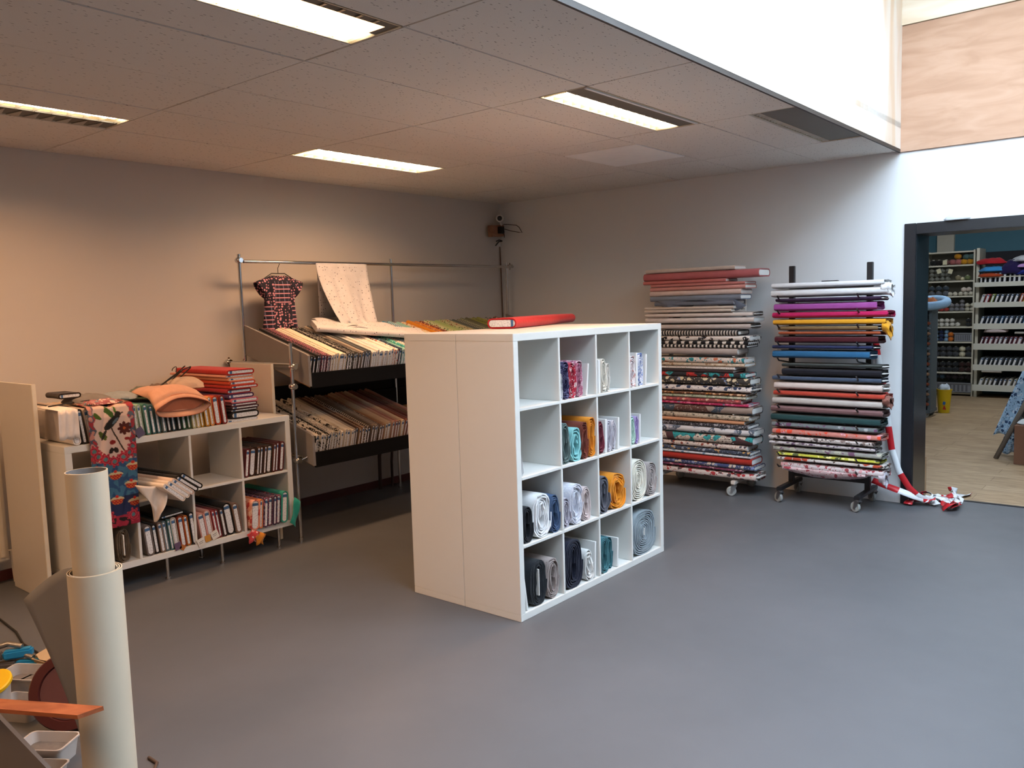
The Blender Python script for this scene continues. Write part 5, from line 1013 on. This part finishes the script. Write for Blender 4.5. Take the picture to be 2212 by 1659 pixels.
for a in range(4):
    for b in range(3): yarn(2, -.62 + .075 * a, '#77786f', 'grey flecked', .036, b * .064)
yarn(2, -.25, '#8a8064', 'olive', .045); yarn(2, -.12, '#6f7a52', 'moss green', .045); yarn(2, -.19, '#d8cda8', 'cream', .03)
for a in range(3):
    for b in range(2): yarn(3, -.62 + .10 * a, '#3a4550' if b else '#5c6068', 'slate blue' if b else 'steel grey', .045, b * .08)
for x in (-.36, -.29, -.21, -.14, -.07): yarn(3, x, '#d3ccbb', 'ivory', .034)
for x, d in ((-.17, .06), (-.10, .062)): yarn(3, x, '#dccfc4', 'pinkish white', .038, d)
for a in range(9):
    for b in range(2 if a % 3 else 3): yarn(4, -.62 + .072 * a, '#a33a32' if a < 4 and b == 0 else ('#c5c0ae' if a > 6 else '#77767a'), 'red banded' if a < 4 and b == 0 else ('pale' if a > 6 else 'mid grey'), .034, b * .060)
for a in range(8):
    if a == 6: continue
    for b in range(2 if a < 5 or a == 7 else 1): yarn(5, -.62 + .075 * a, '#c9c6bd' if a < 7 else '#26282c', 'white' if a < 7 else 'black', .035, b * .062)
for a in range(4):
    for b in range(3): yarn(6, -.62 + .075 * a, '#7fa3c2' if a % 2 else '#1d2a4e', 'sky blue' if a % 2 else 'navy', .034, b * .060)
for b in range(2): yarn(6, -.335, '#c46a22', 'orange', .042, b * .072); 
for a in range(7):
    for b in range(2): yarn(7, -.62 + .09 * a, '#c9c2a8' if a == 5 else '#3b3d42', 'cream and black' if a == 5 else 'charcoal', .046, b * .08)
for a in range(7):
    for b in range(2): yarn(8, -.62 + .09 * a, '#3a2320' if a > 4 else '#26282c', 'dark brown' if a > 4 else 'dark grey', .045, b * .08)
for a in range(7): yarn(9, -.62 + .09 * a, '#31424e' if a < 3 else '#2a2022', 'petrol' if a < 3 else 'aubergine', .044, .20)
def crate(loc, sx_, sy_, h, c, label):
    t = emp('storage_basket', loc); tag(t, label, 'basket'); m = MB()
    for a, b in (((0, 0, 0), (sx_, .006, h)), ((0, sy_, 0), (sx_, sy_ + .006, h)), ((0, 0, 0), (.006, sy_, h)), ((sx_, 0, 0), (sx_ + .006, sy_, h))): m.box(a, b)
    m.box((0, 0, 0), (sx_, sy_, .006)).box((-.008, -.012, h), (sx_ + .012, .004, h + .014)); m.obj('basket_body', plain('basket_' + c[1:], c, .4), t)
    g = MB()
    for i in range(9): g.box((.01 + i * (sx_ - .02) / 9, -.003, .02), (.01 + (i + .5) * (sx_ - .02) / 9, -.0005, h - .02))
    g.obj('basket_ribs', plain('basket_rib_grey', '#5c5c62', .6), t); return t
crate((-.28, YS_ + .02, LV[6] + .001), .24, .2, .12, '#8d8f97', 'grey plastic basket on the sixth bookcase shelf beside orange yarn')
crate((-.56, YS_ - .02, .052), .53, .26, .14, '#85878c', 'large grey plastic basket at the foot of the yarn bookcase')
for i, (x, z) in enumerate(((-.50, 1.93), (-.42, 2.06), (-.34, 1.92))):
    t = emp('price_ticket', (x, YS_ - .02, z), (0, .3 * (i - 1), 0)); tag(t, 'cream price ticket hanging at the top bookcase shelf, %s of three' % ('left', 'middle', 'right')[i], 'price ticket'); MB().box((-.03, 0, -.035), (.03, .003, .035)).obj('ticket_card', plain('ticket_cream', '#d6cfae', .7), t)
# tray shelving with white lips
LIP = [(1.667, 1.735), (1.361, 1.437), (1.036, 1.121), (.727, .821), (.416, .503), (.105, .20)]
t = emp('tray_shelving', (.02, 10.90, 0)); tag(t, 'cream shelving of six white lipped trays against the far wall, right of the yarn', 'shelving unit'); TRW = plain('pale_tray_paint', '#cdccc0', .5)
for x in (0, 1.5): MB().box((x, .10, 0), (x + .04, .55, 2.25)).obj('side_panel', SHW, t)
for a, b in LIP: MB().box((.0, 0, a), (1.54, .018, b)).obj('tray_lip', TRW, t); MB().box((.04, .018, a), (1.5, .5, a + .015)).obj('tray_board', TRW, t)
MB().box((.04, .55, .1), (1.5, .57, 2.2)).obj('back_panel', plain('dark_back_panel', '#26262c', .9), t)  # one even dark grey back panel behind the tray bolts
PAL = [['#1e222c', '#2a2e3a', '#39404e', '#23283a', '#4a4d55'], ['#b6a79e', '#a62a3c', '#8fa04a', '#26282c', '#2e3136', '#39404a', '#2a2d33', '#24252a', '#c8501f', '#c9b23a', '#7d9a44', '#94b07a'], ['#1e2c40', '#2a3d55', '#22303f', '#1d3a55', '#1f5a86'], ['#5c1d2b', '#71243a', '#8c4050', '#b08088', '#6d5560'], ['#5a6470', '#2a333a', '#202a2e', '#26323a'], ['#b7b2a2', '#9b9684', '#7c786a', '#26262a', '#3a3a40', '#4a3a30']]
PN = [['black-blue', 'ink', 'slate', 'midnight', 'grey'], ['stone', 'crimson', 'lime', 'black', 'graphite', 'steel', 'charcoal', 'jet', 'orange', 'yellow', 'leaf green', 'pale green'], ['dark blue', 'denim', 'deep petrol', 'ocean', 'bright blue'], ['wine', 'cherry', 'rose', 'pale rose', 'mauve'], ['blue-grey', 'dark slate', 'black-green', 'storm'], ['bone', 'sand', 'putty', 'black', 'dark grey', 'brown']]
for k, (a, b) in enumerate(LIP):
    x = .10; i = 0
    while x < .98:
        c = PAL[k][i % len(PAL[k])]; th = .034 + .006 * ((i * 7 + k) % 3)
        bolt(S(c), '%s bolt, %s from left in the %s far tray' % (PN[k][i % len(PN[k])], ordn(i), ['top', 'second', 'third', 'fourth', 'fifth', 'bottom'][k]), (x, 10.905 - .0, a + .017 + .022), w_=.165, t_=th, L=.45, rot=(-.30 if k else -.06, 0, -PI / 2), group='bolts in the far trays', seed=i % 4)
        x += th + .022; i += 1
for nm, c, x, z, sx_, h, s_ in (('red', '#b3202a', .22, 2.10, .20, .10, 1), ('sky blue', '#3a8cc9', .24, 1.99, .18, .09, 2), ('burnt orange', '#a8421f', .22, 1.91, .20, .08, 3), ('dark violet', '#251a4a', .50, 1.95, .16, .22, 4), ('white', '#c3c7cc', .68, 2.12, .20, .10, 5), ('lilac pink', '#b98fc8', .70, 2.03, .19, .08, 6), ('royal blue', '#1c2a86', .70, 1.93, .20, .09, 7)):
    lump('folded_tulle', S(c), '%s tulle folded in the pile on top of the far tray shelving' % nm, (x, 11.0, z - .10), sx_, .16, h * .85, s_, 'folded cloth')
MB_ = MB().box((.04, 10.9, 1.80), (1.5, 11.4, 1.815)); o = MB_.obj('shelf_board', SHW); tag(o, 'cream board carrying the folded tulle pile above the top far tray', 'shelf')
lump('folded_cloth', S('#b9a9a8'), 'pale pink cloth bundle lying on the bolts of the fourth far tray', (.30, 10.98, .985), .17, .10, .07, 2.7)
bolt(S('#a59c92'), 'flat beige bolt lying across the bottom far tray bolts', (.40, 11.0, .40), w_=.12, t_=.025, L=.26, rot=(PI / 2, 0, 0), card=False)
bolt(S('#a59f99'), 'flat grey bolt lying across the fourth far tray, right side', (.92, 11.0, .98), w_=.14, t_=.03, L=.36, rot=(PI / 2, 0, 0), card=False)
# slotted stand with the pale ring on top, by the doorway
t = emp('slotted_stand', (-.08, 8.55, 0)); tag(t, 'grey slotted display stand on casters just inside the next room', 'display stand'); SLM = plain('slate_grey_stand', '#4d5961', .5)
MB().box((.05, -.16, .09), (.085, .16, 1.40), bev=.004).obj('side_panel', SLM, t); MB().box((-.55, -.16, .09), (-.52, .16, 1.40)).obj('side_panel', SLM, t); MB().box((-.55, -.18, .06), (.09, .18, .10)).obj('base', SLM, t)
for i in range(19): MB().box((-.53, -.155, .14 + i * .065), (.048, -.125, .158 + i * .065)).obj('hook_bar', plain('black_hook_bar', '#1d2024', .5), t)
MB().box((-.52, .0, .1), (.05, .02, 1.38)).obj('back_panel', plain('stand_back', '#2c2d33', .8), t)
for x, y in ((.05, -.14), (-.5, -.14), (.05, .14)): caster(t, x, y, .085, 0)
for i in range(17): 
    o = link(YB_, 'yarn_ball', None, (-.04, 8.40, .175 + i * .065), (0, 0, 0), S(['#7a3e28', '#3a3230', '#8a6a52', '#5d6874'][i % 4])); o.scale = (.034, .03, .026); tag(o, 'small haberdashery pack on the slotted stand, %s from the bottom' % ordn(i), 'pack', 'packs on the slotted stand')
o = MB().tube([(.17 * math.cos(a), .17 * math.sin(a), 0) for a in [2 * PI * j / 30 for j in range(30)]], .055, 14, closed=True).obj('padded_ring', S('#8fb4d6'), None, (-.03, 8.52, 1.475), (.24, 0, 0)); tag(o, 'pale blue padded ring lying on top of the slotted stand', 'ring')
lump('folded_cloth', S('#9c5c35'), 'rust cloth lying inside the pale blue ring', (-.05, 8.55, 1.44), .09, .09, .10, 7.7)
t = emp('bucket', (.035, 9.0, 0)); tag(t, 'yellow bucket on the oak floor beside the slotted stand', 'bucket'); MB().lathe([(0, 0), (.068, 0), (.092, .30), (.098, .30), (.098, .315), (.088, .315), (.064, .01), (0, .01)]).obj('bucket_body', plain('bucket_yellow', '#c9a80f', .4), t)
MB().prism([(-.02, .05), (.025, .05), (.0, .11)], .003, Matrix.Translation((.02, -.078, 0)) @ Matrix.Rotation(PI / 2, 4, 'X')).obj('red_mark', plain('bucket_red_print', '#b3261f', .5), t)
MB().prism([(-.03, .12), (.0, .11), (.01, .15), (-.02, .16)], .003, Matrix.Translation((.03, -.084, 0)) @ Matrix.Rotation(PI / 2, 4, 'X')).obj('blue_mark', plain('bucket_blue_print', '#2465a8', .5), t)
lump('folded_cloth', S('#b9c4cf'), 'pale plastic and cloth heaped in the yellow bucket', (.035, 9.0, .29), .075, .075, .09, 1.7)
# trestle display with draped clothes and carton
t = emp('trestle_rail', (1.52, 5.9, 0)); tag(t, 'wooden trestle in the next room hung with blue patterned cloth', 'trestle'); LEGM = plain('weathered_wood_leg', '#6d6258', .8)
for y in (-.06, .62):
    for s_ in (-1, 1): MB().tube([(s_ * .36, y, .0), (s_ * -.02, y, .90)], .022, 8).obj('leg', LEGM, t)
MB().tube([(0, -.12, .88), (0, .68, .88)], .02, 8).obj('top_rail', LEGM, t)
def hang(nm, mat, lab, tl, tr, bl, br, ph, amp=.018):
    rows = []
    for i in range(16):
        v = i / 15; r = []
        for j in range(20):
            u = j / 19; p = Vector(tl).lerp(Vector(bl), v).lerp(Vector(tr).lerp(Vector(br), v), u); k = math.sin(u * 15 + ph + v * 1.2)
            r.append((p.x + .006 * k * v, p.y - amp * k * v - .02 * math.sin(v * 3), p.z + .012 * math.sin(u * 11 + ph) * v))
        rows.append(r)
    o = sheet(rows, nm, mat, t=.006); tag(o, lab, 'cloth')
hang('hanging_cloth', FL('#9dbbd6', '#33486a', '#c3d3e2', 1.2), 'blue and navy flowered cloth hanging over the trestle, left side', (1.33, 6.06, .83), (1.62, 6.06, .90), (1.10, 6.02, .20), (1.40, 6.02, .26), 0)
hang('hanging_cloth', FL('#45433f', '#b5aa95', '#6b7480', 1.0), 'dark cloth with beige leaves hanging in front on the trestle', (1.42, 5.97, .80), (1.74, 5.97, .88), (1.30, 5.93, .10), (1.60, 5.93, .16), 2)
hang('hanging_cloth', FL('#9dbbd6', '#33486a', '#c3d3e2', 1.4), 'longest blue flowered cloth reaching the floor under the trestle', (1.28, 6.12, .50), (1.50, 6.12, .50), (1.14, 6.10, .02), (1.34, 6.10, .02), 1, .012)
lump('folded_cloth', fab('bars', '#a4bccf', '#5e7f9c', s=.6), 'pale blue striped cloth piled on the trestle top', (1.56, 6.05, .90), .17, .14, .06, 3.9)
t = emp('cardboard_carton', (1.60, 5.80, 0)); tag(t, 'brown cardboard carton standing on the oak floor at the right photo edge', 'carton'); CT = plain('brown_carton', '#6e4a35', .85)
MB().box((-.26, -.18, 0), (.3, .18, .36), bev=.003).obj('carton_body', CT, t); MB().box((-.262, -.182, .355), (.302, .182, .362)).obj('carton_flap', CT, t)
lump('folded_cloth', S('#c2c6c9'), 'white cloth spilling from the brown carton', (1.55, 5.74, .365), .19, .10, .07, 4.8)
t = emp('leaning_strip', (.978, 3.96, 0), (-.05, -.012, 0)); tag(t, 'thin wooden strip leaning behind the doorway edge', 'wooden strip'); MB().box((-.02, -.008, 0), (-.002, .008, .30)).obj('strip', plain('raw_pine_strip', '#a08060', .8), t)
